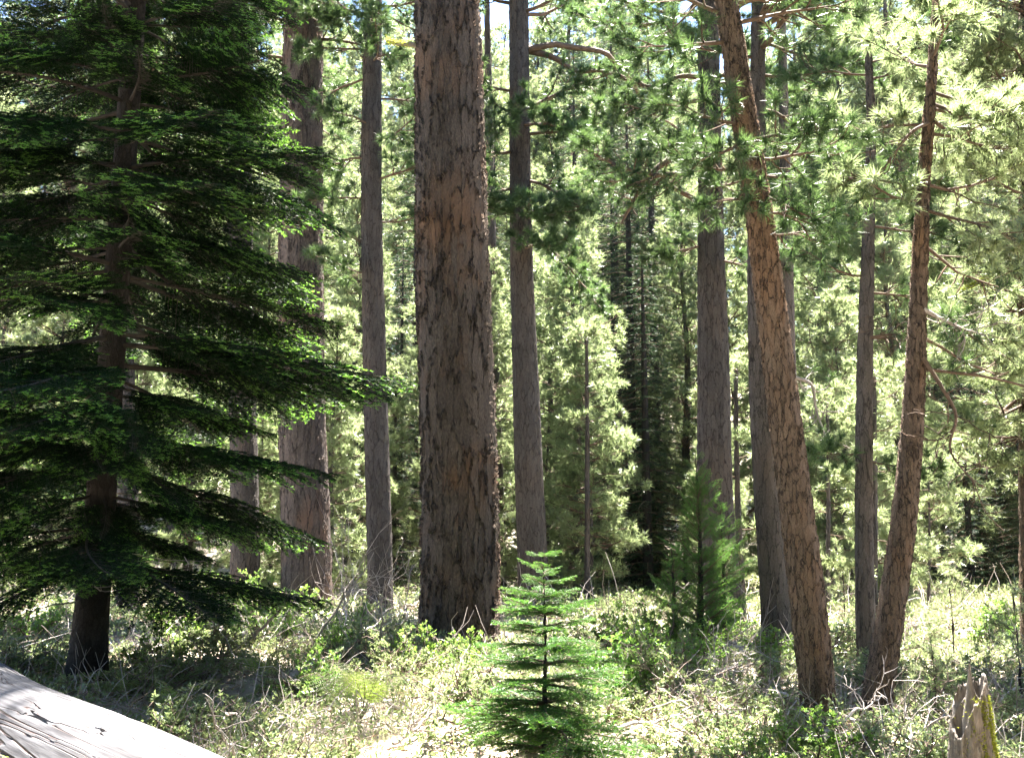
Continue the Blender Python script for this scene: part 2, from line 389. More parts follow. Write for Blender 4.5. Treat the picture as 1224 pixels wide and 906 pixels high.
def fir_branch(L, seed, droop=.2, width=.38, sp2=.075, sp3=.06, spacing=.0115, nl=.042, wd=.015, bare=.22, tip_new=.12, mats=('fir_twig', 'fir_needle', 'fir_tip'), r=None, upf=.5, hang=.14, tipx=0.0):
    global rng
    keep = rng; rng = np.random.default_rng(seed)
    a = Acc(); n = 14; t = np.linspace(0, 1, n)
    yw = rng.normal() * .06
    C = np.column_stack([L*t, L*yw*np.sin(t*3.0), L*(.10*t - droop*t**2 + droop*.35*t**4)])
    tube(a, C, (r or (.008 + .008*L)) * (1 - .85*t), 5)
    Tn = norm(np.gradient(C, axis=0))
    S, D, Ln, U, new = [], [], [], [], []
    s = bare * L; sgn = 1
    while s < L * .985:
        x = s / L; i = min(int(x*(n-1)), n-2); u = x*(n-1)-i
        p = C[i]*(1-u)+C[i+1]*u; d = Tn[i]; upv = norm(np.cross(np.cross(d, [0, 0, 1.0]), d))
        side = norm(np.cross(d, upv)) * sgn; sgn = -sgn
        prof = min(1, (x-bare+.06)/.22) * (1-x)**.75 * 1.25 + .10
        l2 = width * L * prof * rng.uniform(.55, 1.12) + .03
        if rng.random() < .06: l2 *= .4
        d2 = norm(d*.75 + side*.8 + upv*rng.uniform(-hang, .12))
        # gently drooping secondary in 3 pieces
        pc = p; ds = d2; pl = [p]; sl = []
        for q in range(3):
            pl.append(pl[-1] + ds*l2/3); sl.append(ds); ds = norm(ds + np.array([0, 0, -.10]) + d*.08)
        pl = np.array(pl)
        tube(a, pl, np.linspace(.004 + .002*L*(1-x), .0018, 4), 3)
        for q in range(3):
            S.append(pl[q]); D.append(sl[q]); Ln.append(l2/3); U.append(upv); new.append(q == 2 and x > tipx)
        # tertiary
        m3 = int(l2*.85/sp3)
        for q in range(m3):
            v = .18 + .8*(q+rng.random()*.6)/max(m3, 1); w = v*3; ii = min(int(w), 2); pp = pl[ii]*(1-(w-ii))+pl[ii+1]*(w-ii)
            l3 = (l2*(1-v)*.42 + .035) * rng.uniform(.7, 1.15); sg = 1 if q % 2 else -1
            d3 = norm(sl[ii]*.8 + norm(np.cross(sl[ii], upv))*sg*.75 + upv*rng.uniform(-.15, .12))
            S.append(pp); D.append(d3); Ln.append(l3); U.append(upv); new.append((v > .6 and x > tipx) or rng.random() < .08)
        s += sp2 * rng.uniform(.6, 1.3) * .6
    for q in range(int(n*bare), n-1): S.append(C[q]); D.append(Tn[q]); Ln.append(L/(n-1)); U.append(np.array([0, 0, 1.0])); new.append(q == n-2)
    S, D, Ln, U, new = map(np.array, (S, D, Ln, U, new))
    o = ~new
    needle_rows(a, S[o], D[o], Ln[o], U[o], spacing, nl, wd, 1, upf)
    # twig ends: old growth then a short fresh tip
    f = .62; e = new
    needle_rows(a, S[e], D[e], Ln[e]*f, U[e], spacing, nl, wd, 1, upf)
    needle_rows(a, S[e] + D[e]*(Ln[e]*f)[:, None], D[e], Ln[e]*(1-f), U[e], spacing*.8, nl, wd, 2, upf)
    rng = keep
    return a.mesh('branch', [M[x] for x in mats])

# ================================================================== THE GROUND
def axis(lo, hi, fine_lo, fine_hi, fs, cs):
    return np.unique(np.concatenate([np.arange(lo, fine_lo, cs), np.arange(fine_lo, fine_hi, fs), np.arange(fine_hi, hi + cs, cs)]))
gx = axis(-240, 240, -14, 14, .22, 6); gy = axis(-40, 420, 0, 34, .22, 6)
X, Y = np.meshgrid(gx, gy); Z = gz(X, Y) - .02
a = Acc(); nx, ny = len(gx), len(gy); i = np.arange(ny-1)[:, None]*nx; j = np.arange(nx-1)[None]
a.add(np.stack([X, Y, Z], -1), quads=np.stack([i+j, i+j+1, i+nx+j+1, i+nx+j], -1).reshape(-1, 4))
M['soil'] = plain_mat('forest_floor', [(.2, (.11, .085, .066)), (.45, (.27, .225, .18)), (.75, (.42, .375, .32))], 2.2, bump=.8, island=0, bdist=.05)
tag(obj('ground', a.mesh('ground', [M['soil']])), None, None, kind='structure')

# ================================================================== BIG PINES (positions measured from their feet)
def pine_tree(label, pts, mat, Y=None, base=None, H=None, na=64, nl=200, flare=1.2, fh=.5, name='pine_tree', seed=1, rough=.018, base_w=None):
    """pts: list of (px, py, width_px) from foot to top, all in the tree's own upright plane"""
    (bx, by, bw) = pts[0]
    g = ground(bx, by) if Y is None else at(bx, by, Y)
    Yd = g[1]; x0 = g[0]; z0 = float(gz(x0, Yd))
    P, R = [], []
    for k, (px, py, w) in enumerate(pts):
        q = at(px, py, Yd); P.append([q[0]-x0, 0, (0 if k == 0 else q[2]-z0)])
        dist = math.hypot(Yd, q[2]-CAMZ) * cos(0)
        R.append(w * Yd / F0 / 2 * 1.0)
    P = np.array(P); R = np.array(R)
    if H and H > P[-1, 2]:
        d = (P[-1]-P[-2]) / (P[-1, 2]-P[-2, 2]); top = P[-1] + d*(H-P[-1, 2])*.8; top[2] = H
        P = np.vstack([P, top]); R = np.append(R, R[-1]*.35)
    P = np.vstack([[P[0, 0], 0, -.25], P]); R = np.append(R[0], R)
    root = thing(name, label, 'tree', (x0, Yd, z0))
    tr = obj('trunk', trunk_mesh('trunk', P, R, mat, na, int(nl*.8), flare, fh, rough, seed, fine=float(at(pts[-1][0], -30, Yd)[2]-z0)), root)
    return root, P, R
def trunk_at(P, z): return np.array([np.interp(z, P[:, 2], P[:, 0]), 0, z])
def zpx(root, py, px=612): return at(px, py, root.location.y)[2] - root.location.z
def limbs(root, P, specs, needle_mat='pine_needle_near', n=60, ln=.17, wd=.0055, tufts=1.0, name='branch'):
    """specs: (py, azimuth_deg, length, elevation, r) ; every limb a part, its needles a sub-part"""
    for s in specs:
        py, az, L, el, r = s[:5]; kw = s[5] if len(s) > 5 else {}
        z = zpx(root, py); c = trunk_at(P, z)
        p = Pine(); p.limb(np.zeros(3), radians(az), L, el=el, r=r, **{**dict(start=.2, tufts=2.2*tufts, up=.3, step=.18), **kw})
        b = obj(name, p.wood_mesh('branch', M['twig']), root, c)
        na_ = Acc(); p.add_needles(na_, n=n, ln=ln, wd=wd)
        nd = obj('needles', na_.mesh('needles', [M[needle_mat]]), b); nd['kind'] = 'stuff'

# the massive middle pine
heroR, heroP, _ = pine_tree('massive plated pine trunk, the thickest, standing in the middle', [(550, 768, 92), (549, 600, 92), (544, 400, 91), (538, 180, 86), (534, 0, 82)], M['bark_hero'], H=28, na=210, nl=560, flare=1.06, seed=3)
# its lichen-covered stub
z = zpx(heroR, 60); c = trunk_at(heroP, z); st = Acc(); rad_ = .5
tp = np.array([[-.45, -.1, 0], [-.62, -.16, .02], [-.8, -.2, .0], [-.98, -.22, .06]]); tube(st, tp, np.array([.05, .04, .03, .012]), 7)
sb = obj('branch_stub', st.mesh('branch_stub', [M['deadwood']]), heroR, c)
la = Acc(); k = 900; u = rng.random(k); pp = np.column_stack([np.interp(u, np.linspace(0, 1, 4), tp[:, q]) for q in range(3)]) + rng.normal(size=(k, 3))*.02
needles(la, pp, norm(rng.normal(size=(k, 3)) + [0, 0, .5]), rng.uniform(.03, .07, k), np.full(k, .012)); lo = obj('lichen', la.mesh('lichen', [M['lichen']]), sb); lo['kind'] = 'stuff'

bR, bP, _ = pine_tree('broad reddish pine trunk just right of the dark fir', [(366, 732, 58), (361, 500, 56), (360, 250, 53), (363, 0, 48)], M['bark_mid'], H=26, na=150, nl=330, flare=1.1, seed=4)
limbs(bR, bP, [(-5, 190, 2.2, .1, .04), (15, 250, 1.5, -.3, .03), (25, 330, 1.8, -.2, .03), (-30, 300, 2.4, -.4, .04)], wd=.012, n=60, ln=.19)
dR, dP, _ = pine_tree('grey pine trunk seen through the dark fir boughs', [(292, 726, 34), (288, 400, 31), (286, 120, 28), (285, 30, 26)], M['bark_fine'], H=24, na=90, nl=220, seed=5)
cR, cP, _ = pine_tree('slim dark pine between the reddish trunk and the massive pine', [(454, 735, 29), (450, 520, 29), (444, 250, 26), (446, 0, 22)], M['bark_fine'], H=22, na=90, nl=260, seed=6)
limbs(cR, cP, [(10, 350, 2.0, .1, .035), (20, 190, 2.4, .15, .04), (60, 200, 1.6, -.3, .03), (75, 310, 1.8, -.2, .03), (95, 170, 2.0, .0, .03), (120, 10, 1.8, .1, .03), (150, 240, 1.4, -.2, .025), (165, 330, 1.7, -.1, .03), (190, 175, 1.8, .0, .03), (215, 350, 1.9, -.05, .03), (240, 200, 1.5, .1, .025), (265, 15, 1.6, -.1, .025), (330, 190, 1.3, .2, .02), (-20, 270, 2.0, -.3, .03), (40, 285, 1.3, -.2, .03)], wd=.012, n=60, ln=.19)
eR, eP, _ = pine_tree('straight grey-brown pine right of the massive pine, behind the little fir', [(638, 724, 36), (632, 560, 34), (624, 330, 28), (621, 150, 26), (620, 0, 25)], M['bark_fine'], H=28, na=110, nl=260, seed=7)
limbs(eR, eP, [(60, 5, 7.0, .0, .09, dict(start=.45, up=.05, tufts=.7)), (20, 20, 4.0, .3, .06), (-20, 200, 3.0, .1, .06), (110, 190, 2.0, -.1, .04), (130, 260, 2.0, -.2, .04), (150, 300, 2.2, -.2, .05), (160, 350, 2.6, -.1, .05), (180, 200, 2.2, -.1, .05), (215, 330, 2.3, -.25, .05), (225, 190, 2.0, -.1, .04), (245, 270, 1.8, -.3, .04), (255, 220, 2.2, -.2, .04), (265, 320, 2.2, -.1, .05), (280, 350, 2.8, -.25, .05), (300, 290, 1.6, -.2, .04), (130, 0, 3.0, .1, .05)], wd=.016, n=60, ln=.22)
fR, fP, _ = pine_tree('thin dark pine half hidden by the right edge of the massive trunk', [(600, 716, 11), (592, 450, 10), (585, 150, 9), (583, 60, 8)], M['bark_fine'], H=20, na=32, nl=120, seed=8)
gR, gP, _ = pine_tree('stout grey pine rising behind the bushy young cedar', [(868, 748, 42), (856, 620, 41), (853, 450, 38), (850, 300, 33), (848, 150, 29), (846, 0, 26)], M['bark_fine'], H=24, na=110, nl=280, seed=9)
limbs(gR, gP, [(250, 175, 2.6, .35, .06, dict(up=-.3, start=.4)), (200, 185, 3.4, -.05, .07, dict(up=.1)), (120, 190, 2.5, .1, .05), (90, 350, 2.2, .1, .05), (60, 240, 2.0, -.2, .05), (40, 170, 2.8, .2, .05), (10, 200, 2.5, .1, .05), (150, 300, 2, -.2, .04), (180, 250, 1.8, -.3, .04), (225, 290, 1.5, -.3, .035), (290, 200, 1.6, -.3, .03), (310, 340, 1.5, -.2, .03), (0, 330, 2.6, .2, .05)], wd=.012, n=60, ln=.19)
hR, hP, _ = pine_tree('straight grey pine just left of the leaning orange pine', [(932, 782, 37), (918, 600, 31), (908, 420, 27), (905, 200, 22), (906, 50, 18)], M['bark_fine_lifted'], H=16, na=90, nl=280, seed=10)
limbs(hR, hP, [(50, 10, 1.8, .1, .03), (70, 190, 1.5, .0, .03), (90, 330, 1.6, -.2, .03), (30, 250, 1.4, -.1, .03), (10, 0, 1.8, .2, .03), (-10, 200, 1.8, .2, .03), (130, 350, 1.9, -.1, .03), (170, 15, 2.0, -.1, .03), (210, 340, 1.5, -.2, .025), (0, 300, 1.3, -.2, .025)], wd=.009, n=70)
iR, iP, iRad = pine_tree('leaning orange-brown pine with scaly bark in the right foreground', [(980, 868, 38), (968, 740, 41), (951, 600, 39), (932, 450, 37), (912, 290, 34), (888, 130, 31), (868, 0, 28)], M['bark_scaly'], H=9.5, na=120, nl=420, flare=1.08, fh=.3, seed=11)
limbs(iR, iP, [(150, 200, .9, -.1, .02), (165, 300, .8, -.2, .02), (175, 250, .8, -.3, .02), (190, 340, .9, -.1, .02), (205, 190, .8, .1, .02), (225, 310, .8, -.25, .018), (240, 250, .7, -.2, .018), (255, 350, .9, -.2, .018), (20, 210, 1.2, .2, .025), (30, 330, 1.2, .1, .025), (50, 180, 1.1, .0, .025), (0, 280, .9, -.1, .02), (5, 0, 1.5, .2, .025), (-30, 240, 1.2, .0, .025), (280, 10, .8, -.2, .015)], wd=.0065, n=80, ln=.14)
jR, jP, _ = pine_tree('thin grey pine trunk immediately behind the leaning orange pine', [(952, 752, 21), (944, 500, 18), (940, 280, 15)], M['bark_fine_lifted'], H=15, na=48, nl=160, seed=12)
kR, kP, _ = pine_tree('slender dark pine left of the bent trunk on the right', [(1037, 800, 22), (1033, 600, 21), (1034, 430, 19), (1038, 280, 15), (1041, 150, 11), (1036, 30, 8)], M['bark_fine_lifted'], H=10.5, na=64, nl=240, flare=1.12, seed=13)
limbs(kR, kP, [(30, 0, 1.0, .2, .015), (50, 180, 1.0, .2, .015), (75, 330, 1.0, .0, .015), (90, 190, 1.1, .0, .018), (95, 10, 1.0, .1, .018), (150, 200, .8, .3, .015), (200, 170, 1.0, .0, .02), (215, 0, 1.0, -.1, .02), (260, 190, 1.2, -.05, .02), (270, 340, 1.2, -.05, .02), (330, 180, 1.0, -.1, .02), (350, 350, 1.1, -.1, .02), (405, 0, .9, .0, .018, dict(tufts=.5)), (540, 190, .8, -.1, .015), (550, 340, .9, -.1, .015)], wd=.008, n=70, ln=.16)
lR, lP, _ = pine_tree('bent slender pine trunk curving right, right of the leaning orange pine', [(1047, 852, 34), (1062, 750, 31), (1077, 650, 29), (1091, 500, 25), (1098, 350, 20), (1104, 220, 16), (1113, 105, 13)], M['bark_scaly'], H=7.3, na=90, nl=340, flare=1.1, fh=.3, seed=14)
limbs(lR, lP, [(110, 20, 1.6, .1, .02), (130, 350, 1.4, -.2, .02), (160, 10, 1.6, -.1, .02), (150, 190, 1.0, -.2, .02, dict(up=-.4)), (220, 0, 1.3, -.15, .02), (240, 200, .9, -.1, .018), (250, 330, 1.2, -.2, .02), (290, 20, 1.4, -.2, .02), (80, 100, 1.2, .3, .02), (70, 250, 1.0, .2, .02), (370, 350, 1.4, -.2, .018), (440, 340, 1.6, -.35, .02, dict(tufts=.7)), (400, 10, 1.5, -.3, .02, dict(tufts=.7))], needle_mat='pine_needle', wd=.008, n=70, ln=.16)
mR, mP, _ = pine_tree('reddish pine trunk cut off by the right edge of the frame', [(1240, 800, 30), (1232, 500, 27), (1229, 200, 22), (1228, 0, 19)], M['bark_scaly'], H=12, na=60, nl=200, seed=15)
limbs(mR, mP, [(10, 180, 2.0, .15, .03, dict(tufts=.35)), (30, 195, 1.6, -.1, .025), (80, 175, 1.8, -.05, .025), (120, 200, 1.6, -.1, .025), (180, 185, 2.0, -.1, .03, dict(tufts=.6)), (200, 210, 1.5, -.2, .025), (50, 220, 1.5, .0, .025), (330, 200, 1.4, -.1, .02), (430, 190, 1.6, -.1, .02), (480, 200, 1.6, -.25, .025), (520, 175, 1.5, -.1, .02), (150, 160, 1.5, .1, .02)], needle_mat='pine_needle', wd=.008, n=70, ln=.16)
# the mossy yellow branch on the right trunk
z = zpx(mR, 322); c = trunk_at(mP, z); st = Acc()
tp = np.array([[0, 0, 0], [-.25, -.05, .03], [-.5, -.05, -.08], [-.75, -.02, -.22], [-.95, 0, -.30]]); tube(st, smooth_path(tp, 14), np.linspace(.035, .008, 14), 7)
sb = obj('branch_stub', st.mesh('branch_stub', [M['deadwood']]), mR, c)
la = Acc(); k = 2600; u = rng.random(k)**1.2; pp = np.column_stack([np.interp(u, np.linspace(0, 1, 5), tp[:, q]) for q in range(3)]) + rng.normal(size=(k, 3))*.016
needles(la, pp, norm(rng.normal(size=(k, 3))), rng.uniform(.01, .04, k), np.full(k, .008)); lo = obj('lichen', la.mesh('lichen', [M['lichen']]), sb); lo['kind'] = 'stuff'

nR, nP, _ = pine_tree('tall pine trunk hidden close behind the dark fir trunk', [(150, 745, 24), (149, 400, 22), (148, 100, 20)], M['bark_fine'], H=25, na=48, nl=160, seed=16)
keep = rng; rng = np.random.default_rng(1616)
p = Pine()
for q in range(64):
    t = q/64; zc = 9.6 + 14.5*t; p.limb(trunk_at(nP, zc), rng.uniform(0, 6.28), 3.4*(1-t)**.6*rng.uniform(.6, 1.1)+.3, el=.1+.4*t, r=.05, start=.2, tufts=1.3, step=.3, up=.2)
p.add_needles(p.w, 26, .22, .02, 1); o = obj('crown', p.w.mesh('crown', [M['twig'], M['pine_needle_near']]), nR); o['kind'] = 'stuff'; rng = keep

def mature_crown(root, P, z0, z1, R, seed, k=52):
    global rng
    keep = rng; rng = np.random.default_rng(seed); p = Pine()
    for q in range(k):
        t = q/k; zc = z0 + (z1-z0)*t; p.limb(trunk_at(P, zc), rng.uniform(0, 6.28), R*(1-t)**.5*rng.uniform(.55, 1.1)*(.75+.25*min(1, t*4))+.3, el=.05+.4*t, r=.055, start=.2, tufts=1.4, step=.3, up=.2)
    p.add_needles(p.w, 26, .22, .02, 1); o = obj('crown', p.w.mesh('crown', [M['twig'], M['pine_needle_near']]), root); o['kind'] = 'stuff'; rng = keep
mature_crown(heroR, heroP, 16.5, 27, 3.6, 70, 46)
mature_crown(bR, bP, 12.0, 25.5, 3.2, 71, 22)
mature_crown(dR, dP, 12.2, 23.5, 3.6, 72, 44)
mature_crown(gR, gP, 9.8, 22.5, 2.9, 75, 34)
mature_crown(hR, hP, 8.6, 15.5, 1.9, 76, 22)
mature_crown(eR, eP, 14.5, 27, 3.4, 74, 40)
def gnarled(root, px_pts, r0, seed, tufts=.5, mat='twig', n=60, ln=.17, wd=.01, nm='pine_needle_near', twl=.5):
    """a bent limb following measured points in the tree's own plane, with side twigs and needle tufts"""
    global rng
    keep = rng; rng = np.random.default_rng(seed); Yd = root.location.y
    P = np.array([at(px, py, Yd) for px, py in px_pts]) - np.array(root.location); P0 = P[0].copy(); P = P - P0
    P[:, 1] += np.cumsum(rng.normal(size=len(P))*.06); P = smooth_path(P, 24); p = Pine(); tube(p.w, P, r0*(1-.75*np.linspace(0, 1, 24)), 7)
    for i in range(5, 24):
        if rng.random() < .8:
            d = norm(norm(P[i]-P[i-1]) + rng.normal(size=3)*.8); q = [P[i]]; L = twl*rng.uniform(.4, 1.2)
            for w in range(5): d = norm(d + rng.normal(size=3)*.3 + [0, 0, .05]); q.append(q[-1]+d*L/5)
            tube(p.w, np.array(q), np.linspace(r0*.25, .004, 6), 4)
            if rng.random() < tufts: p.tips(q[-1], d)
            for w in (2, 3, 4):
                if rng.random() < .7:
                    e = norm(d + rng.normal(size=3)*.8); tube(p.w, np.array([q[w], q[w]+e*L*.2, q[w]+e*L*.3+rng.normal(size=3)*.02]), np.array([.006, .004, .003]), 3)
                    if rng.random() < tufts: p.tips(q[w]+e*L*.3, e)
    b = obj('branch', p.wood_mesh('branch', M[mat]), root, tuple(P0))
    if p.tp:
        a = Acc(); p.add_needles(a, n=n, ln=ln, wd=wd); o = obj('needles', a.mesh('needles', [M[nm]]), b); o['kind'] = 'stuff'
    rng = keep
gnarled(gR, [(850, 172), (825, 181), (795, 193), (771, 216), (756, 242), (742, 268)], .09, 1)
gnarled(gR, [(850, 95), (815, 92), (780, 105), (745, 100)], .06, 2)
gnarled(eR, [(632, 58), (662, 70), (690, 86), (715, 86), (750, 98)], .09, 3)
gnarled(hR, [(918, 440), (950, 452), (970, 458), (978, 490), (990, 530)], .035, 4, tufts=.2, mat='deadwood')
gnarled(lR, [(1107, 150), (1085, 163), (1062, 190), (1040, 217), (1015, 215)], .02, 5, tufts=.25, wd=.007)
gnarled(lR, [(1111, 120), (1138, 122), (1163, 141), (1200, 150)], .03, 6, nm='pine_needle', tufts=.8, wd=.007)
gnarled(lR, [(1110, 138), (1135, 155), (1160, 148)], .025, 7, nm='pine_needle', tufts=.8, wd=.007)
gnarled(lR, [(1098, 430), (1115, 465), (1128, 500), (1120, 540), (1140, 580)], .022, 8, tufts=0, wd=.007)
gnarled(lR, [(1099, 370), (1130, 385), (1160, 402)], .025, 9, tufts=.4, mat='deadwood', wd=.007)
gnarled(kR, [(1036, 405), (1060, 402), (1085, 404)], .025, 10, tufts=.2, wd=.007)
gnarled(mR, [(1229, 2), (1195, 3), (1150, 12), (1105, 24), (1080, 22)], .035, 11, tufts=.15, wd=.007, twl=.7)
gnarled(mR, [(1229, 40), (1195, 55), (1165, 70), (1145, 95)], .03, 12, tufts=.4, nm='pine_needle', wd=.007)
gnarled(mR, [(1229, 190), (1195, 185), (1165, 205), (1140, 225)], .035, 13, tufts=.7, nm='pine_needle', wd=.007, twl=.6)
gnarled(mR, [(1230, 470), (1200, 490), (1180, 520), (1165, 560)], .03, 14, tufts=.5, nm='pine_needle', wd=.007, twl=.6)
gnarled(cR, [(446, 60), (425, 42), (408, 12), (395, -10)], .03, 15, tufts=.3, mat='deadwood')
# thin poles in the middle distance
for lab, pts, sd in [
    ('thin straight dark pole of a young pine right of the straight grey-brown pine', [(702, 722, 7), (702, 560, 6), (701, 400, 4)], 21),
    ('very thin dark pole close to the right side of the stout grey pine', [(888, 742, 9), (882, 600, 7), (879, 430, 5)], 22),
    ('thin pole between the leaning orange pine and the slender dark pine', [(991, 730, 6), (990, 600, 5), (989, 470, 4)], 23),
    ('dark thin trunk right behind the slender dark pine', [(1046, 750, 9), (1045, 600, 8), (1044, 450, 7)], 24),
    ('thin bare pole in the meadow right of the bent trunk', [(1111, 728, 4), (1111, 640, 3), (1110, 560, 2)], 25)]:
    r, P, _ = pine_tree(lab, pts, M['bark_fine'], H=None, na=14, nl=60, seed=sd)
    h0 = P[-1, 2]
    limbs(r, P, [(pts[0][1] - (pts[0][1]-pts[-1][1])*f, az, .6+.5*(1-f), .1, .012) for f, az in [(.25, 200), (.35, 340), (.45, 100), (.55, 180), (.62, 10), (.7, 260), (.78, 320), (.85, 170), (.9, 20), (.96, 250), (.99, 90), (1.0, 300)]], needle_mat='pine_needle', n=34, wd=.016, ln=.17)

# ================================================================== THE DARK FIR ON THE LEFT
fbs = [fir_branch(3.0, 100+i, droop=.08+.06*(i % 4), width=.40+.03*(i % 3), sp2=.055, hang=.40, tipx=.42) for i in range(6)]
g = ground(104, 812); fx, fy = g[0], g[1]; fz = float(gz(fx, fy))
fir = thing('fir_tree', 'large dark green fir with layered drooping boughs at the left', 'tree', (fx, fy, fz))
FP = np.array([[0, 0, -.2], [0, 0, 0], [.03, 0, 2], [.06, 0, 5], [.08, 0, 8], [.08, 0, 15.5]]); FR = np.array([.22, .21, .165, .14, .12, .01])
obj('trunk', trunk_mesh('trunk', FP, FR, M['bark_fir'], 72, 260, 1.25, .35, .03, 31), fir)
r2 = np.random.default_rng(77); zz = 1.35; first = True
while zz < 15:
    nb = 6 if zz < 9 else 5; az0 = r2.uniform(0, 6.28)
    for b in range(nb):
        az = az0 + b*2*pi/nb + r2.normal()*.22; t = zz/15.5
        L = 3.75*(1-t)**.62 * r2.uniform(.55, 1.12)
        L *= .68 if zz < 2.1 else .84 if zz < 3 else 1
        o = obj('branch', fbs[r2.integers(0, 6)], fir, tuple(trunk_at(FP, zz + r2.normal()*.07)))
        s = L/3.0; o.scale = (s, s*r2.uniform(.9, 1.2), s); o.rotation_euler = (r2.normal()*.14, radians(r2.uniform(-6, 8) + 14*(1-t) - 22*max(0, t-.4)), az)
    zz += r2.uniform(.28, .47)
# bare dead lower twigs
for b in range(9):
    p = Pine(); p.limb(np.zeros(3), r2.uniform(0, 6.28), r2.uniform(.8, 1.7), el=-.15, r=.012, up=-.2, start=.3, tufts=.7)
    obj('dead_twig', p.wood_mesh('dead_twig', M['deadwood']), fir, (0, 0, r2.uniform(.9, 2.2)))

# a neighbouring fir left of it, mostly outside the frame
def small_fir(label, loc, H, Rb, meshes, Lm, seed, whorl=.14, nb=6, trunk_r=.02, tilt=0.0, lo=.08, shape=.75, rz=0, jit=(.75, 1.12), name='young_fir', nbmin=4, upw=0):
    r3 = np.random.default_rng(seed)
    root = thing(name, label, 'tree', loc)
    P = np.array([[0, 0, -.05], [0, 0, 0], [.01*H, 0, H*.5], [0, .005*H, H]]); R = np.array([trunk_r, trunk_r, trunk_r*.6, .003])
    obj('trunk', trunk_mesh('trunk', P, R, M['bark_fir'], 14, 50, 1.15, .05, .03, seed), root)
    z = lo*H
    while z < H*.985:
        t = z/H; n_ = nb if t < .8 else nbmin; az0 = r3.uniform(0, 6.28)
        for b in range(n_):
            if r3.random() < .1: continue
            L = Rb*((1-t)**shape)*r3.uniform(*jit) + .05*Rb
            if t < lo + .1: L *= .85
            o = obj('branch', meshes[r3.integers(0, len(meshes))], root, tuple(trunk_at(P, z + r3.normal()*whorl*.12)))
            s = L/Lm; o.scale = (s, s*(1.0 if s > .5 else 1.15), s); o.rotation_euler = (r3.normal()*.15, radians(r3.uniform(-6, 6) + upw - 26*max(0, t-.35)), az0 + b*2*pi/n_ + r3.normal()*.15)
        if r3.random() < .5:   # inner small shoots between whorls
            for b in range(2):
                o = obj('branch', meshes[r3.integers(0, len(meshes))], root, tuple(trunk_at(P, min(z + whorl*.5, H*.98))))
                s = Rb*((1-t)**shape)*.4/Lm + .03; o.scale = (s, s*1.3, s); o.rotation_euler = (0, radians(r3.uniform(-25, 5)), r3.uniform(0, 6.28))
        z += whorl*(1.1 - .45*t)*r3.uniform(.85, 1.15)
    return root
sbs = [fir_branch(.75, 200+i, droop=.06+.05*(i % 3), width=.40, sp2=.05, sp3=.045, spacing=.0045, nl=.031, wd=.0046, bare=.05, upf=1.1, hang=.3, mats=('twig', 'lime_needle', 'fir_tip')) for i in range(5)]
sg = ground(650, 925)
small_fir('small bright green fir sapling in front of the massive trunk', (sg[0], sg[1], float(gz(sg[0], sg[1]))), 1.5, .80, sbs, .75, 43, whorl=.13, nb=9, trunk_r=.019, jit=(.42, 1.18))

# bushy young cedar in front of the stout grey pine
cbs = [fir_branch(1.0, 300+i, droop=-.15, width=.34, sp2=.06, sp3=.05, spacing=.008, nl=.024, wd=.009, bare=.12, upf=1.2, mats=('twig', 'cedar', 'fir_tip')) for i in range(4)]
cg = ground(838, 782)
small_fir('bushy young cedar with soft green sprays left of the grey pines', (cg[0], cg[1], float(gz(cg[0], cg[1]))), 2.75, .66, cbs, 1.0, 42, whorl=.16, nb=7, trunk_r=.05, upw=-22, lo=.03, shape=.5, name='young_cedar', jit=(.4, 1.3))

for lab, px, py, h_, r_, sd in [('shorter young cedar crowding the left side of the bushy one', 806, 788, 1.35, .5, 45), ('young cedar tucked between the bushy cedar and the stout grey pine', 866, 772, 2.0, .6, 46)]:
    cg = ground(px, py); small_fir(lab, (cg[0], cg[1], float(gz(cg[0], cg[1]))), h_, r_, cbs, 1.0, sd, whorl=.17, nb=6, trunk_r=.04, upw=-18, lo=.03, shape=.5, name='young_cedar', jit=(.4, 1.3))

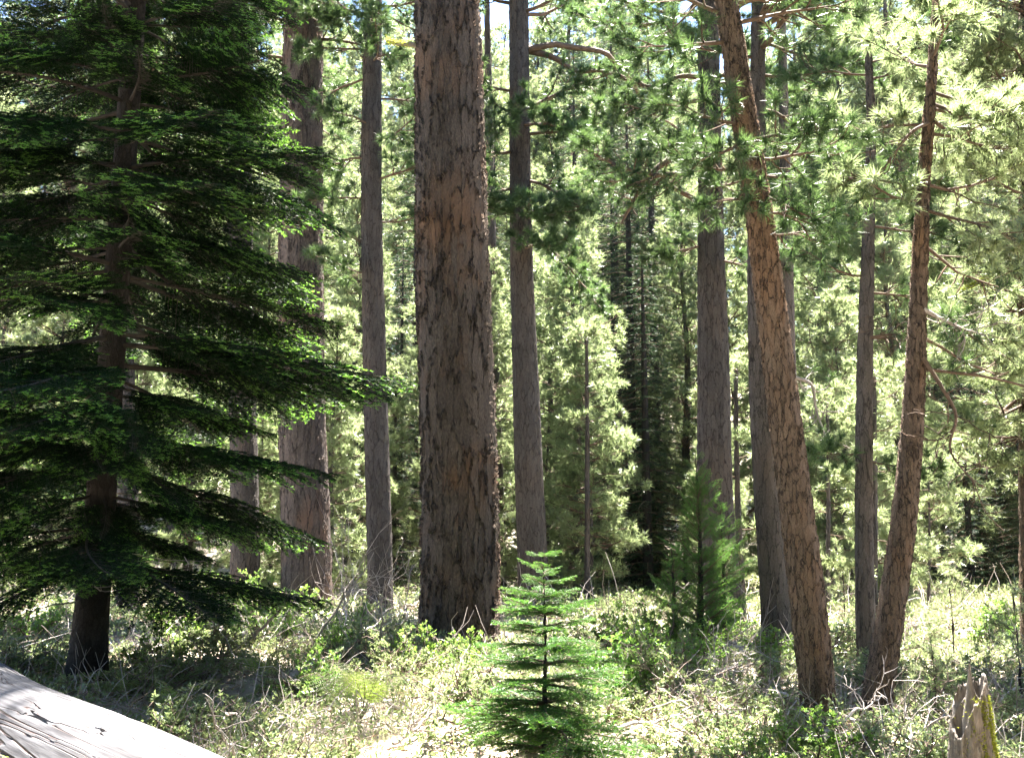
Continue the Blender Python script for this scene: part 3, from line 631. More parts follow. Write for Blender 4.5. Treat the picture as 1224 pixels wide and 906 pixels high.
# ================================================================== THE SUNLIT WOOD BEHIND
GA = 'pines of the sunlit wood behind the big trunks'
protos = [
    pine_proto('background_pine', 13, .15, 1.0, 2.0, 26, 5, 501, label='young pale green pine with boughs to the ground in the wood behind', group=GA, shape=.75),
    pine_proto('background_pine', 17, .20, 1.6, 2.3, 28, 5, 502, label='young pale green pine with boughs to the ground in the wood behind', group=GA, shape=.7),
    pine_proto('background_pine', 22, .28, 4.5, 2.7, 30, 5, 503, label='tall pine with a pale green crown in the wood behind', group=GA, shape=.6),
    pine_proto('background_pine', 26, .33, 8.0, 3.1, 28, 5, 504, label='tall pine with a pale green crown in the wood behind', group=GA, shape=.55),
    pine_proto('background_pine', 8, .09, .5, 1.5, 20, 5, 505, label='young pale green pine with boughs to the ground in the wood behind', group=GA, shape=.8),
]
def far_fir(seed, H, Rb):
    r3 = np.random.default_rng(seed)
    root = thing('background_fir', 'dense fir coloured dark for the shade in the wood behind', 'tree', (0, 0, -100), 'dark firs of the wood behind')
    obj('trunk', trunk_mesh('trunk', np.array([[0, 0, -.2], [0, 0, H*.5], [0, 0, H]]), np.array([.2, .13, .01]), M['bark_fir'], 12, 40, seed=seed), root)
    global rng
    keep = rng; rng = np.random.default_rng(seed)
    a = Acc(); S, D, Ln, U = [], [], [], []
    z = .5
    while z < H:
        t = z/H; az0 = r3.uniform(0, 6.28)
        for b in range(6):
            az = az0 + b*pi/3 + r3.normal()*.2; L = Rb*(1-t)**.75*r3.uniform(.7, 1.1)+.15
            m = 7; s = np.linspace(0, 1, m); d = np.array([cos(az), sin(az), 0])
            C = np.array([0, 0, z]) + d*(L*s)[:, None] + np.array([0, 0, 1.0])*(-L*.28*s**1.5 + .1*L*s)[:, None]
            tube(a, C, .02*(1-.8*s)*(.5+L/2), 3)
            side = np.array([-d[1], d[0], 0])
            for q in range(int(L/.11)):
                x = .12 + .88*r3.random(); p = np.array([np.interp(x, s, C[:, c_]) for c_ in range(3)])
                S.append(p); D.append(norm(d*.8 + side*(1 if q % 2 else -1)*.85 + np.array([0, 0, r3.uniform(-.5, .05)]))); Ln.append(.18+.38*L*(1.05-x)*r3.uniform(.4, 1)*.8); U.append(np.array([0, 0, 1.0]))
        z += r3.uniform(.3, .45)
    needle_rows(a, np.array(S), np.array(D), np.array(Ln), np.array(U), .022, .085, .02, 1)
    rng = keep
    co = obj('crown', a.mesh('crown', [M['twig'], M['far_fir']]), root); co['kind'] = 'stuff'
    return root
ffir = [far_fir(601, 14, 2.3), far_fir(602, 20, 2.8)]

r4 = np.random.default_rng(2024); placed = []
used = set()
def put(proto, x, y, s, sz=None):
    loc = (x, y, float(gz(x, y)) - .05); rz = r4.uniform(0, 6.28); sc = (s, s, sz or s)
    if proto.name not in used:
        used.add(proto.name); proto.location = loc; proto.rotation_euler = (0, 0, rz); proto.scale = sc
    else: copy_tree(proto, loc, rz, sc)
    placed.append((x, y))
def ok(x, y, d):
    return all((x-a_)**2 + (y-b_)**2 > d*d for a_, b_ in placed)
# measured ones: (px, py of foot, proto, scale)
for px, Yd, pi_, s in [(690, 27, 0, .9), (738, 36, 0, 1.0), (702, 25, 4, .9), (655, 29, 0, .8), (585, 30, 4, 1.1), (420, 27, 0, .9), (468, 38, 0, 1.1), (395, 24, 4, .9), (520, 29, 0, .8), (985, 28, 0, .9), (1010, 26, 4, 1.0), (1075, 29, 0, .95), (930, 30, 0, .9), (880, 29, 4, 1.2), (1120, 37, 0, .9), (1190, 40, 0, 1.0), (1235, 28, 4, 1.1), (820, 30, 0, 1.0), (230, 27, 0, .9), (160, 29, 0, 1.0), (60, 27, 4, 1.2), (0, 30, 0, 1), (310, 30, 0, 1), (1040, 24, 4, .7), (1265, 30, 0, 1)]:
    put(protos[pi_], (px-612)/F0*Yd, Yd, s)
for px, Yd, pi_, s in [(1262, 17, 3, .62), (1275, 12, 2, .55)]:
    put(protos[pi_], (px-612)/F0*Yd, Yd, s)
for px, Yd, k_, s in [(478, 31, 1, .55), (494, 34, 1, .9), (756, 31, 1, .85), (785, 33, 1, 1.0), (738, 35, 1, 1.1), (590, 32, 1, .8), (1142, 33, 1, .65), (1168, 31, 1, .55), (1190, 34, 1, .9), (1222, 31, 1, .6), (1152, 28, 0, .5), (1198, 29, 0, .55), (1218, 27, 0, .45), (472, 29, 0, .5), (772, 28, 0, .75), (1205, 37, 1, 1.0), (1055, 34, 0, .8), (850, 42, 1, 1.0), (30, 34, 1, .8), (430, 36, 1, .9), (985, 35, 1, .9), (690, 37, 1, 1.05)]:  # dark firs, many added so the shaded pockets between trees read dark
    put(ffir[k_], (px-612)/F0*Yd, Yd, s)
def band(y0, y1, count, dmin, w, srange, pf):
    n0 = len(placed); tries = 0
    while len(placed)-n0 < count and tries < 5000:
        tries += 1
        Yd = r4.uniform(y0, y1); half = Yd*.56+4; x = r4.uniform(-half, half)
        if not ok(x, Yd, dmin): continue
        if Yd < 33 and any(abs(x/Yd*F0+612-c_) < 22 for c_ in (478, 758, 1150, 1180, 1210)): continue
        if r4.random() < pf: put(ffir[r4.integers(0, 2)], x, Yd, r4.uniform(*srange))
        else: put(protos[r4.choice(5, p=w)], x, Yd, r4.uniform(*srange))
band(25, 31, 14, 2.2, [.3, 0, 0, 0, .7], (.6, .9), 0)
band(40, 47, 38, 2.4, [.05, .3, .45, .2, 0], (.95, 1.2), .12)
band(58, 66, 46, 2.6, [0, .1, .4, .5, 0], (1.1, 1.35), .12)
band(76, 95, 84, 2.6, [0, 0, .4, .6, 0], (1.3, 1.65), .12)
ring = np.random.default_rng(5)
for k_ in range(30):  # unseen trees, added to cut the sky light from behind and beside
    an = radians(172 + 196*(k_ % 15)/14) + ring.normal()*.05; rd = (8.5 if k_ < 15 else 13) + ring.uniform(-.8, .8)
    copy_tree(ffir[1] if k_ % 3 else protos[2], (rd*cos(an), rd*sin(an)+1.5, 0), ring.uniform(0, 6.28), (1.25, 1.25, 1.15), label='tall tree added around the viewpoint for shade, outside the view')['group'] = 'trees around the viewpoint'


# ================================================================== SHRUBS, FERNS, DEAD WOOD
def shrub_mesh(seed, R, H, nst, nl, ll, lw, mat, dead=.2):
    global rng
    keep = rng; rng = np.random.default_rng(seed); a = Acc()
    ends = []; dirs = []
    for s in range(nst):
        az = rng.uniform(0, 6.28); e = rng.uniform(.35, 1.35); d = np.array([cos(az)*cos(e), sin(az)*cos(e), sin(e)])
        L = rng.uniform(.5, 1.0); P = [np.array([rng.normal()*.08*R, rng.normal()*.08*R, 0])]
        for q in range(6):
            d = norm(d + rng.normal(size=3)*.25); P.append(P[-1] + d*L/6*np.array([R*1.3, R*1.3, H*1.1])); 
            if q > 1:
                for w in range(3):
                    td = norm(d + rng.normal(size=3)*.9); tl = rng.uniform(.08, .25)*max(R, H)
                    e2 = P[-1] + td*tl; tube(a, np.array([P[-1], (P[-1]+e2)/2 + rng.normal(size=3)*.02, e2]), np.array([.005, .004, .002]), 3)
                    if rng.random() > dead: ends.append((P[-1], e2)); dirs.append(td)
        P = np.array(P); P[:, 2] = np.maximum(P[:, 2], 0); tube(a, P, np.linspace(.012, .004, 7), 4)
    A_ = np.array([e[0] for e in ends]); B_ = np.array([e[1] for e in ends]); D_ = np.array(dirs)
    idx = rng.integers(0, len(A_), nl); t = rng.uniform(.25, 1.0, nl)[:, None]
    P = A_[idx]*(1-t) + B_[idx]*t; D = norm(D_[idx]*.5 + rvec(nl) + [0, 0, .35])
    leaves(a, P, D, rvec(nl) + np.cross(D, [0, 0, 1.0]), ll*rng.uniform(.6, 1.2, nl), lw*rng.uniform(.7, 1.2, nl), 1)
    rng = keep
    return a.mesh('shrub', [M['shrub_twig'], M[mat]])
M['shrub_twig'] = plain_mat('shrub_twig', [(.3, (.10, .07, .055)), (.7, (.28, .22, .19))], 8, bump=0)
sh = [shrub_mesh(700+i, .45+.1*i, .35+.06*i, 9+2*i, 900+300*i, .042, .022, 'shrub_leaf', .25) for i in range(4)]
sh.append(shrub_mesh(710, .55, .6, 16, 1800, .05, .026, 'lime_leaf', .1))
sh.append(shrub_mesh(711, .8, 1.2, 22, 3200, .06, .03, 'lime_leaf', .05))
r5 = np.random.default_rng(88)
def put_shrub(k, px, py, s, label, group=None):
    g = ground(px, py); o = obj('shrub', sh[k], None, (g[0], g[1], float(gz(g[0], g[1]))-.02)); o.rotation_euler = (0, 0, r5.uniform(0, 6.28)); o.scale = (s, s, s*r5.uniform(.8, 1.1))
    return tag(o, label, 'shrub', group)
put_shrub(5, 775, 790, .75, 'pale glossy-leaved bush left of the young cedar')
put_shrub(4, 850, 800, .8, 'low green bush at the foot of the young cedar')
put_shrub(4, 930, 800, .9, 'shaded green bush at the foot of the straight grey pine')
put_shrub(4, 870, 760, 1.0, 'green bush between the young cedar and the grey pine')
put_shrub(4, 360, 740, 1.3, 'upright leafy bush before the broad reddish trunk')
put_shrub(4, 210, 780, 1.2, 'backlit leafy bush right of the dark fir trunk')
put_shrub(3, 260, 800, 1.2, 'sun-flecked bush between the dark fir and the ferns')
put_shrub(4, 40, 770, 1.3, 'leafy bush left of the dark fir trunk')
for px, py, k_, s_, lab in [(330, 770, 4, 1.1, 'sunlit lime bush right of the dark fir, before the reddish trunk'), (400, 790, 4, .9, 'lime bush left of the massive pine foot, beside dead twigs'), (470, 812, 3, 1.0, 'pale bush in front of the massive pine, left side'), (250, 745, 5, .7, 'tall leafy bush between dark fir trunk and reddish pine'), (560, 800, 4, .7, 'green bush at the foot of the massive pine'), (1185, 770, 3, 1.1, 'pale meadow bush behind the mossy snag'), (715, 800, 3, 1.0, 'pale bush just right of the fir sapling')]:
    put_shrub(k_, px, py, s_, lab)
for px, py, k_, s_, lab in [(300, 735, 5, .8, 'tall lime bush under the right boughs of the dark fir'), (420, 752, 5, .6, 'lime bush between reddish trunk and slim dark pine'), (500, 800, 4, 1.0, 'sunny lime bush just left of the massive pine foot'), (375, 835, 4, .8, 'low lime bush above the sunlit fern'), (190, 815, 4, .9, 'shaded bush right of the dark fir foot'), (660, 790, 4, .8, 'sunny bush behind the fir sapling'), (800, 845, 3, 1.1, 'pale bush in front of the short young cedar')]:
    put_shrub(k_, px, py, s_, lab)
n_ = 0; got = []
while n_ < 290:
    px = r5.uniform(-60, 1290); py = 700 + 300*r5.random()**1.3
    g = ground(px, py)
    if g[1] > 36 or g[1] < 4.2: continue
    if g[0] < -1.0 and 3.0 < g[1] < 8.6 and g[0] < 1.4 - .75*g[1] + 1.2: continue      # keep the log clear
    if any(np.hypot(*(ground(fx_, fy_)[:2]-g[:2])) < .75 for fx_, fy_ in ((432, 862), (318, 822), (205, 862), (425, 900), (320, 850))): continue
    if abs(g[0]-sg[0]) < .6 and g[1] < 7.5: continue
    if any((g[0]-q[0])**2 + (g[1]-q[1])**2 < .22 for q in got): continue
    got.append(g); dist = g[1]
    o = obj('shrub', sh[r5.choice(5, p=[.3, .25, .2, .15, .10])], None, (g[0], g[1], float(gz(g[0], g[1]))-.03))
    s = r5.uniform(.5, .95)*(1.15 if dist > 8 else .95); o.scale = (s*1.15, s*1.15, s*.95); o.rotation_euler = (0, 0, r5.uniform(0, 6.28))
    tag(o, 'low pale-leaved shrub in the sunny undergrowth between the trees', 'shrub', 'low shrubs of the sunny undergrowth'); n_ += 1

# ferns
def frond_mesh(seed, L):
    global rng
    keep = rng; rng = np.random.default_rng(seed); a = Acc()
    n = 17; t = np.linspace(0, 1, n); C = np.column_stack([L*t, .05*L*np.sin(t*3), L*(.75*t - .8*t**2.4)])
    tube(a, C, .005*(1-.8*t), 4)
    T = norm(np.gradient(C, axis=0)); P, D, S, LL, WW = [], [], [], [], []
    for i in range(4, n):
        x = t[i]; up = norm(np.cross(np.cross(T[i], [0, 0, 1.0]), T[i]))
        for sg_ in (1, -1):
            side = np.cross(T[i], up)*sg_; l1 = L*.36*(1-x)**.8*min(1, (x-.05)*5) + .015; d1 = norm(side + T[i]*.35 - up*.15)
            m = max(int(l1/.016), 2)
            tube(a, np.array([C[i], C[i]+d1*l1]), np.array([.002, .001]), 3)
            for q in range(m):
                v = (q+.5)/m; p = C[i]+d1*l1*v; l2 = min(l1*.2, .024)*(1-v)**.7+.004
                for s2 in (1, -1):
                    P.append(p); D.append(norm(np.cross(d1, up)*s2 + d1*.35)); S.append(d1); LL.append(l2); WW.append(.009)
    leaves(a, np.array(P), np.array(D), np.array(S), np.array(LL), np.array(WW), 1)
    rng = keep
    return a.mesh('frond', [M['shrub_twig'], M['fern']])
fm = [frond_mesh(800+i, .62+.08*i) for i in range(3)]
def fern(label, px, py, n, s, z=0):
    g = ground(px, py); root = thing('bracken_fern', label, 'fern', (g[0], g[1], float(gz(g[0], g[1]))))
    for k_ in range(n):
        o = obj('frond', fm[r5.integers(0, 3)], root); o.rotation_euler = (r5.normal()*.2, radians(r5.uniform(-50, -12)), k_*2*pi/n + r5.normal()*.3); q = s*r5.uniform(.8, 1.15); o.scale = (q, q, q)
fern('sunlit yellow-green fern left of the small fir sapling', 432, 862, 8, 1.0)
fern('bright fern right of the dark fir, behind the log end', 318, 822, 8, 1.05)
fern('dark shaded fern behind the bleached log', 205, 862, 7, .8)
fern('small shaded fern close to the foot of the dark fir', 150, 838, 6, .7)
fern('shaded fern between the log and the sunlit fern', 300, 862, 6, .6)
fern('little fern growing at the lower left edge in front of the log', 52, 1090, 6, 1.0)

# bleached log
M['log'] = None
def log_mat():
    m, N, L, b = new_mat('bleached_wood'); m.displacement_method = 'BOTH'
    tc = N.new('ShaderNodeTexCoord'); mp = N.new('ShaderNodeMapping'); mp.inputs['Scale'].default_value = (.16, 7, 7); L.new(tc.outputs['Object'], mp.inputs['Vector'])
    ns = node(N, 'ShaderNodeTexNoise', Scale=1.0); ns.inputs['Detail'].default_value = 1.5; L.new(mp.outputs[0], ns.inputs['Vector'])
    # cracks: thin contour of the stretched noise
    cr = math_(N, L, 'MINIMUM', math_(N, L, 'ABSOLUTE', math_(N, L, 'SUBTRACT', ns.outputs['Fac'], .42)), math_(N, L, 'MINIMUM', math_(N, L, 'ABSOLUTE', math_(N, L, 'SUBTRACT', ns.outputs['Fac'], .5)), math_(N, L, 'ABSOLUTE', math_(N, L, 'SUBTRACT', ns.outputs['Fac'], .58))))
    bmp = N.new('ShaderNodeMapping'); bmp.inputs['Scale'].default_value = (.4, 4, 4); L.new(tc.outputs['Object'], bmp.inputs['Vector']); br = node(N, 'ShaderNodeTexNoise', Scale=1.0); L.new(bmp.outputs[0], br.inputs['Vector'])
    wd = math_(N, L, 'MULTIPLY', math_(N, L, 'SUBTRACT', br.outputs['Fac'], .47, clamp=True), .10)
    mr = N.new('ShaderNodeMapRange'); L.new(cr, mr.inputs['Value']); L.new(math_(N, L, 'ADD', wd, .0045), mr.inputs['From Max']); mr.interpolation_type = 'SMOOTHSTEP'
    fi = N.new('ShaderNodeMapping'); fi.inputs['Scale'].default_value = (1.6, 45, 45); L.new(tc.outputs['Object'], fi.inputs['Vector'])
    fn = node(N, 'ShaderNodeTexNoise', Scale=1.0); fn.inputs['Detail'].default_value = 5; L.new(fi.outputs[0], fn.inputs['Vector'])
    rp = ramp(N, [(.32, (.03, .028, .031)), (.48, (.066, .064, .07)), (.68, (.115, .113, .124))]); L.new(fn.outputs['Fac'], rp.inputs[0])
    bl = node(N, 'ShaderNodeTexNoise', Scale=1.6); bl.inputs['Detail'].default_value = 4; L.new(tc.outputs['Object'], bl.inputs['Vector'])
    bm = N.new('ShaderNodeMapRange'); L.new(bl.outputs['Fac'], bm.inputs['Value']); bm.inputs['From Min'].default_value = .52; bm.inputs['From Max'].default_value = .75; bm.inputs['To Max'].default_value = .5
    c = mixc(N, L, bm.outputs[0], rp.outputs[0], (.05, .042, .04))
    c = mixc(N, L, math_(N, L, 'SUBTRACT', 1.0, mr.outputs[0]), c, (.035, .022, .021))
    L.new(c, b.inputs['Base Color']); b.inputs['Roughness'].default_value = .75; b.inputs['Specular IOR Level'].default_value = .25
    h = math_(N, L, 'ADD', mr.outputs[0], math_(N, L, 'MULTIPLY', fn.outputs['Fac'], .25))
    dp = N.new('ShaderNodeDisplacement'); dp.inputs['Midlevel'].default_value = 1.0; dp.inputs['Scale'].default_value = .018; L.new(h, dp.inputs['Height']); L.new(dp.outputs[0], N['Material Output'].inputs['Displacement'])
    return m
M['log'] = log_mat()
a = Acc(); n = 200; na = 90; t = np.linspace(0, 1, n); Ll = 8.2; th = np.arange(na)*2*pi/na
R = .40 - .07*t + .012*np.sin(t*9+1) + .02*np.exp(-((t-.22)/.06)**2)
sec = 1 + .05*np.sin(2*th+.7)[None]*np.cos(3*t)[:, None] + .035*np.sin(3*th)[None]*np.sin(7*t)[:, None] + .02*np.sin(7*th)[None]*np.cos(11*t)[:, None]
V = np.stack([np.broadcast_to((Ll*t)[:, None], sec.shape), (R[:, None]*sec)*np.cos(th)[None] + (.05*np.sin(t*4))[:, None], (R[:, None]*sec)*np.sin(th)[None]], -1)
i = np.arange(n-1)[:, None]*na; j = np.arange(na)[None]; j2 = (j+1) % na
a.add(V, quads=np.stack([i+j, i+na+j, i+na+j2, i+j2], -1).reshape(-1, 4)[:, ::-1])
for e, o in ((0, 0), (n-1, (n-1)*na)):
    c = a.n; a.add(V[e].mean(0)); q = np.arange(na); a.t.append(np.stack([o+q, np.full(na, c), o+(q+1) % na], -1)); a.tm.append(np.zeros(na))
lo = obj('fallen_log', a.mesh('fallen_log', [M['log']]))
A_ = np.array([-4.35, 7.75, .37]); d_ = norm(np.array([2.35, -2.75, 0.0])); lo.location = A_ - d_*1.2
lo.rotation_euler = (0, 0, math.atan2(d_[1], d_[0])); tag(lo, 'bleached cracked fallen log in the lower left corner', 'log')

# broken snag with moss
M['snag'] = plain_mat('weathered_snag', [(.3, (.06, .05, .043)), (.5, (.15, .13, .112)), (.75, (.27, .245, .22))], 4, stretch=(7, 7, .8), bump=.8, island=0, bdist=.02)
M['moss'] = leaf_mat('moss', (.09, .11, .018), (.20, .22, .03), .3, (.5, .52, .05), rough=.8, spec=.1, noise=6)
sgp = at(1160, 906, 5.2); bx = sgp[0]; bz = float(gz(bx, 5.2))
root = thing('snag', 'broken jagged stump with yellow-green moss in the lower right corner', 'stump', (bx, 5.2, bz)); root.scale = (.8, .8, 1.0)
g6 = np.random.default_rng(9); na = 72; nl = 60; th = np.arange(na)*2*pi/na
angd = lambda c_: np.angle(np.exp(1j*(th-c_)))
topz = .80 + .07*np.cos(th-.1) - .16*np.exp(-(angd(3.4)/.9)**2) + .05*np.exp(-(angd(1.9)/.4)**2) + .012*np.sin(th*6+1) + g6.normal(size=na)*.006
s = np.linspace(0, 1, nl)
def snag_r(z, th):
    r = .17 - .075*(z/.8) + .05*np.exp(-z/.25)
    lob = 1 + .07*np.sin(3*th+.5) + .04*np.sin(7*th + z*3) + .03*np.sin(13*th - z*5) + .018*np.sin(23*th + z*4) 
    return r*lob
Zs = s[:, None]*topz[None]; Ro = snag_r(Zs, th[None]); cx = .035*np.clip(Zs/.9, 0, 1.2)
V = np.stack([cx + Ro*np.cos(th)[None], Ro*np.sin(th)[None], Zs-.1*(1-s[:, None])], -1) + g6.normal(size=(nl, na, 3))*.003
inn = np.linspace(.1, .98, 24)[:, None]; Zi = topz[None]*(1-inn) + .83*inn - .10*np.sin(inn*pi) + .03*np.sin(th*5+inn*9)[None][0]; Ri = snag_r(topz[None], th[None])*(1-inn); Vi = np.stack([.035 + Ri*np.cos(th)[None], Ri*np.sin(th)[None], Zi], -1)
VV = np.concatenate([V, Vi]); a = Acc(); nn = len(VV); i = np.arange(nn-1)[:, None]*na
a.add(VV, quads=np.stack([i+j[:, :na], i+(np.arange(na)[None]+1) % na, i+na+(np.arange(na)[None]+1) % na, i+na+np.arange(na)[None]], -1).reshape(-1, 4) if False else np.stack([i+np.arange(na)[None], i+(np.arange(na)[None]+1) % na, i+na+(np.arange(na)[None]+1) % na, i+na+np.arange(na)[None]], -1).reshape(-1, 4))
obj('stem', a.mesh('stem', [M['snag']]), root)
a = Acc(); tube(a, smooth_path(np.array([[.02, .0, .5], [.025, .0, .74], [.03, .0, .86], [.032, .0, .93]]), 12), np.interp(np.arange(12), [0, 4, 8, 11], [.07, .055, .02, .004]), 9); obj('splinter', a.mesh('splinter', [M['snag']]), root)
a = Acc(); k = 9000; zt = g6.uniform(.05, .78, k); tt = g6.normal(size=k)*.75 - .5; keepm = (np.sin(zt*31+tt*6)+np.sin(zt*13-tt*9)+g6.normal(size=k)*.6) > .2; zt, tt = zt[keepm], tt[keepm]
rr = snag_r(zt, tt)*1.0; P = np.column_stack([.035*zt/.9 + rr*np.cos(tt), rr*np.sin(tt), zt]); D = norm(np.column_stack([np.cos(tt), np.sin(tt), .2+0*tt]) + g6.normal(size=(len(tt), 3))*.6)
needles(a, P, D, g6.uniform(.008, .026, len(tt)), np.full(len(tt), .006)); o = obj('moss', a.mesh('moss', [M['moss']]), root); o['kind'] = 'stuff'

# fallen branches
def dead_branch(label, p0, p1, r, seed, twigs=6, group=None, mat='deadwood', name='fallen_branch'):
    global rng
    keep = rng; rng = np.random.default_rng(seed); p0 = np.array(p0, float); p1 = np.array(p1, float); a = Acc()
    t = np.linspace(0, 1, 16)[:, None]; L = np.linalg.norm(p1-p0)
    P = (p1-p0)*t + np.cumsum(rng.normal(size=(16, 3))*L*.012, 0); tube(a, P, r*(1-.75*t[:, 0]), 7)
    for q in range(twigs):
        i = rng.integers(3, 15); d = norm((p1-p0)/L*.6 + rng.normal(size=3)*.8 + [0, 0, .35]); l = L*rng.uniform(.12, .4); Q = [P[i]]
        for w in range(5): d = norm(d + rng.normal(size=3)*.25); Q.append(Q[-1] + d*l/5)
        tube(a, np.array(Q), np.linspace(r*.35, .002, 6), 4)
        for w in range(3):
            e = norm(d + rng.normal(size=3)*.7); c = Q[2+w % 3]; tube(a, np.array([c, c+e*l*.3, c + e*l*.45 + rng.normal(size=3)*.03]), np.array([r*.2, .003, .0015]), 3)
    rng = keep
    o = obj(name, a.mesh(name, [M[mat]]), None, tuple(p0)); tag(o, label, 'branch', group)
def G(px, py, z=0.0): g = ground(px, py); return np.array([g[0], g[1], float(gz(g[0], g[1])) + z])
dead_branch('pale fallen branch lying behind the leaning orange pine foot', G(925, 842, .12), G(1025, 872, .05), .05, 1)
dead_branch('bleached forked branch left of the leaning orange pine foot', G(820, 850, .05), G(905, 835, .35), .025, 2, 9)
dead_branch('grey stick propped in the bushes under the dark fir', G(300, 800, .25), at(358, 690, 12), .02, 3, 5)
dead_branch('grey bare branch leaning before the slim dark pine', G(372, 790, .1), at(445, 655, 13.5), .022, 4, 10)
dead_branch('tangle of bleached twigs at the foot of the slim dark pine', G(455, 790, .1), at(462, 700, 13.0), .02, 5, 14)
dead_branch('pale bare branch lying left of the massive pine', G(350, 815, .1), G(470, 770, .4), .022, 6, 10)
dead_branch('bare grey twig standing beside the log end', G(285, 930, .0), at(268, 815, 6.2), .012, 7, 7)
dead_branch('bleached branch in the meadow between bent pine and snag', G(1055, 905, .05), G(1140, 860, .2), .02, 8, 10)
dead_branch('dead twigs at the foot of the bent slender pine', G(985, 890, .03), G(1060, 862, .25), .018, 9, 12)
dead_branch('fallen grey branch right of the small fir sapling', G(740, 890, .05), G(850, 868, .2), .018, 10, 10)

dbs = [('bleached twig heap left of the leaning pine, upper stems', 835, 838, 900, 800, .3), ('bleached twig heap left of the leaning pine, lower stems', 860, 868, 930, 850, .2), ('pinkish dead stems lying between sapling and leaning pine', 770, 858, 850, 835, .25), ('tangled dead twigs right of the reddish trunk', 395, 770, 440, 735, .35), ('dead twig spray between slim dark pine and massive pine', 465, 775, 500, 745, .3), ('dead pale stems left of the fern', 345, 850, 400, 820, .25), ('dead pale stems in the lower middle, left of the sapling', 470, 895, 540, 872, .2), ('dead twig spray in front of the leaning pine foot', 900, 898, 965, 880, .2), ('grey dead stems behind the snag', 1180, 850, 1224, 820, .25), ('dead grey stems right of the dark fir foot', 160, 800, 230, 770, .35)]
for k_, (lab, x0, y0, x1, y1, zz_) in enumerate(dbs): dead_branch(lab, G(x0, y0, .03), G(x1, y1, zz_), .016, 40+k_, 13)

# pine seedlings in the meadow
def seedling(label, px, py, H, seed):
    global rng
    keep = rng; rng = np.random.default_rng(seed); g = ground(px, py); root = thing('pine_seedling', label, 'tree', (g[0], g[1], float(gz(g[0], g[1]))))
    obj('trunk', trunk_mesh('trunk', np.array([[0, 0, -.05], [.01, 0, H*.5], [0, 0, H]]), np.array([.012, .009, .004])*H**.5, M['bark_fine'], 8, 20, seed=seed), root)
    p = Pine(); z = H*.25
    while z < H:
        for b in range(3): p.limb((0, 0, z), rng.uniform(0, 6.28), .28*(1.1-z/H)*H+.04, el=.5, r=.005, start=.5, step=.15, sec_len=.3)
        z += .2
    p.tips(np.array([0, 0, H]), np.array([0, 0, 1.0])); a = p.w; p.add_needles(a, 34, .1, .0045, 1); o = obj('crown', a.mesh('crown', [M['twig'], M['pine_needle']]), root); o['kind'] = 'stuff'
    rng = keep
seedling('small pine seedling in the meadow above the snag', 1141, 797, 1.15, 1)
seedling('knee-high pine seedling just left of the snag', 1118, 850, .7, 2)
seedling('pine seedling at the right edge behind the snag', 1220, 830, 1.1, 3)
seedling('pine seedling in the far meadow near the dark thicket', 1010, 745, 1.1, 4)

# ground cover and litter : uncountable
def scatter(n, ymin, ymax, power=1.0):
    Yd = ymin*(ymax/ymin)**(r5.random(n)**power); X_ = r5.uniform(-1, 1, n)*(Yd*.56+.8); return X_, Yd
def patchy(x, y): return np.sin(x*1.1+.6*y)+np.sin(.7*x-1.3*y+2)+np.sin(2.9*x+1.9*y)*.7+np.sin(-3.7*x+2.3*y+1)*.5
# needle litter and twigs
N_ = 48000; x, y = scatter(N_, 3.0, 34); z = gz(x, y) + r5.uniform(-.005, .05, N_)
ang = r5.uniform(0, 6.28, N_); D = norm(np.column_stack([np.cos(ang), np.sin(ang), r5.normal(size=N_)*.25])); a = Acc(); sc_ = (.6 + y/14)
needles(a, np.column_stack([x, y, z]), D, r5.uniform(.05, .2, N_)*sc_, .006*sc_*r5.uniform(.6, 1.8, N_))
M['litter'] = plain_mat('needle_litter', [(.15, (.16, .09, .06)), (.45, (.34, .25, .19)), (.8, (.56, .48, .42))], 3, bump=0, island=1.0)
tag(obj('needle_litter', a.mesh('needle_litter', [M['litter']])), 'tan needle and twig litter strewn over the forest floor', 'litter', kind='stuff')
# twig tangle
a = Acc(); n_ = 0; g7 = np.random.default_rng(3)
x, y = scatter(4200, 4.0, 24)
for q in range(4200):
    if patchy(x[q], y[q]) < -.3: continue
    s = (.5+y[q]/14); d = norm(np.array([g7.normal(), g7.normal(), abs(g7.normal())*.5])); p = np.array([x[q], y[q], float(gz(x[q], y[q]))]); Q = [p]
    for w in range(4): d = norm(d + g7.normal(size=3)*.35); Q.append(Q[-1] + d*.11*s*g7.uniform(.6, 1.8))
    tube(a, np.array(Q), np.linspace(.006, .002, 5)*s, 3)
tag(obj('twig_tangle', a.mesh('twig_tangle', [M['deadwood']])), 'bleached grey twigs tangled through the undergrowth', 'twigs', kind='stuff')
# low leafy cover
N_ = 190000; x, y = scatter(N_, 3.4, 40); keepm = patchy(x, y) + r5.normal(size=N_)*.9 > -.4; x, y = x[keepm], y[keepm]; N_ = len(x)
hh = .03 + .26*np.clip(.5+.3*patchy(x*1.7, y*1.7+3), 0, 1); z = gz(x, y) + r5.random(N_)*hh*(.6+y/25); sc_ = (.55+y/13)
D = norm(r5.normal(size=(N_, 3)) + [0, 0, .6]); a = Acc()
leaves(a, np.column_stack([x, y, z]), D, r5.normal(size=(N_, 3)), .04*sc_*r5.uniform(.6, 1.3, N_), .02*sc_*r5.uniform(.6, 1.2, N_))
tag(obj('ground_cover', a.mesh('ground_cover', [M['shrub_leaf']])), 'low pale green leafy cover over the sunny ground', 'undergrowth', kind='stuff')
N_ = 90000; x, y = scatter(N_, 3.2, 42); keepm = patchy(x+5, y-2) + .25*x + r5.normal(size=N_)*.8 > .0; x, y = x[keepm], y[keepm]; N_ = len(x); sc_ = (.6+y/16)
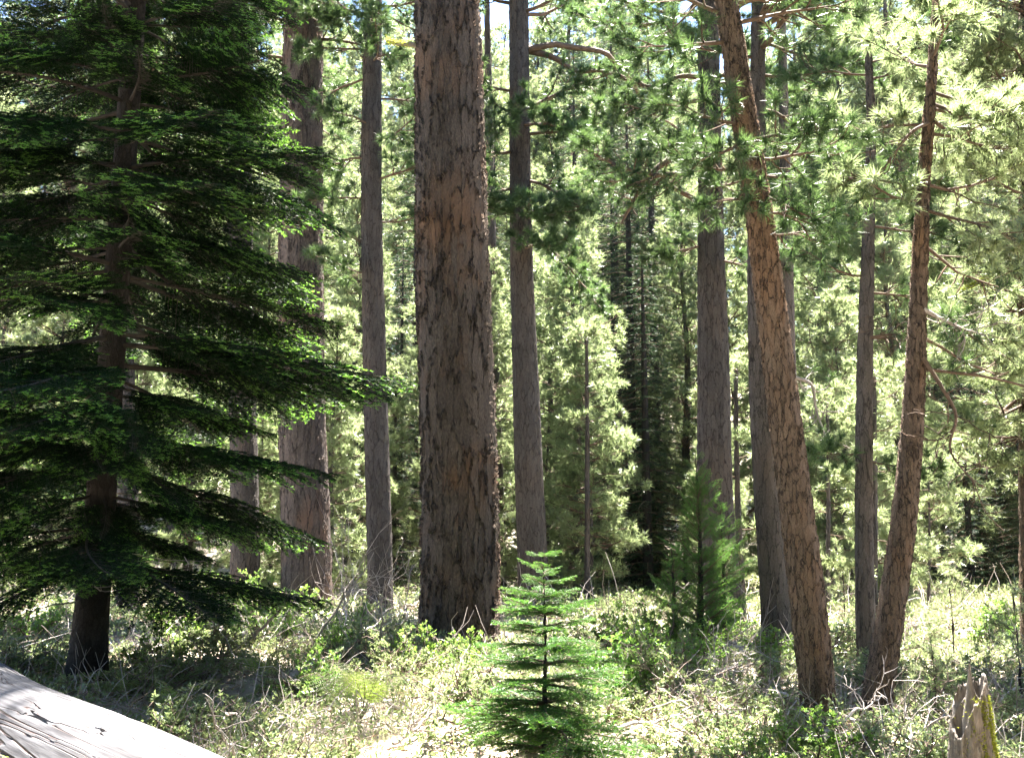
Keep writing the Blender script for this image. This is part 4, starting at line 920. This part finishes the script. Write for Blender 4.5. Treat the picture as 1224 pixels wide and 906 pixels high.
a = Acc(); needles(a, np.column_stack([x, y, gz(x, y)]), norm(r5.normal(size=(N_, 3))*[.4, .4, .1] + [0, 0, 1]), r5.uniform(.06, .2, N_)*sc_, .007*sc_)
tag(obj('meadow_grass', a.mesh('meadow_grass', [M['grass']])), 'thin pale meadow grass between the shrubs', 'grass', kind='stuff')

# ================================================================== labels that say which one
gaps = [(-60, 104, 'left of the dark fir trunk'), (104, 290, 'between the dark fir and the grey trunk'), (290, 362, 'behind the broad reddish trunk'), (362, 450, 'between the reddish trunk and slim dark pine'), (450, 545, 'between slim dark pine and massive pine'), (545, 630, 'between the massive and grey-brown pines'), (630, 740, 'right of the straight grey-brown pine'), (740, 850, 'left of the stout grey pine'), (850, 950, 'behind the leaning orange pine'), (950, 1036, 'left of the slender dark pine'), (1036, 1090, 'behind the bent slender pine'), (1090, 1284, 'right of the bent slender pine')]
rows = [(0, 36, 'front row'), (36, 52, 'second row'), (52, 70, 'third row'), (70, 999, 'farthest row')]
ords = ['first', 'second', 'third', 'fourth', 'fifth', 'sixth', 'seventh', 'eighth', 'ninth', 'tenth', 'eleventh', 'twelfth', 'thirteenth', 'fourteenth', 'fifteenth', 'sixteenth', 'seventeenth', 'eighteenth', 'nineteenth', 'twentieth', 'last']
def classify(prefix, kinds, rws, suffix_ord):
    cells = {}
    for o in col.objects:
        if o.parent or not o.name.startswith(prefix) or o.get('group') in (None, 'trees around the viewpoint'): continue
        px = W0/2 + o.location.x/o.location.y*F0
        g_ = next((g for a_, b_, g in gaps if a_ <= px < b_), None)
        if g_ is None: continue
        rw = next(r for a_, b_, r in rws if a_ <= o.location.y < b_)
        cells.setdefault((kinds(o), rw, g_), []).append((px, o))
    for (kd, rw, g_), l in cells.items():
        l.sort(key=lambda t_: t_[0])
        for k_, (px, o) in enumerate(l):
            o['label'] = f'{kd}, {rw}, {g_}' if len(l) == 1 or rw not in suffix_ord else f'{ords[min(k_, 20)]} {kd} from left, {rw}, {g_}'
classify('background_pine', lambda o: 'young pale pine' if 'young' in o['label'] else 'tall pale pine', rows, ('front row', 'second row', 'third row', 'farthest row'))
classify('background_fir', lambda o: 'dark fir', rows, ('front row', 'second row', 'third row', 'farthest row'))
classify('shrub', lambda o: 'low pale shrub', [(0, 9, 'nearest'), (9, 18, 'midway'), (18, 99, 'far back')], ('nearest', 'midway', 'far back'))
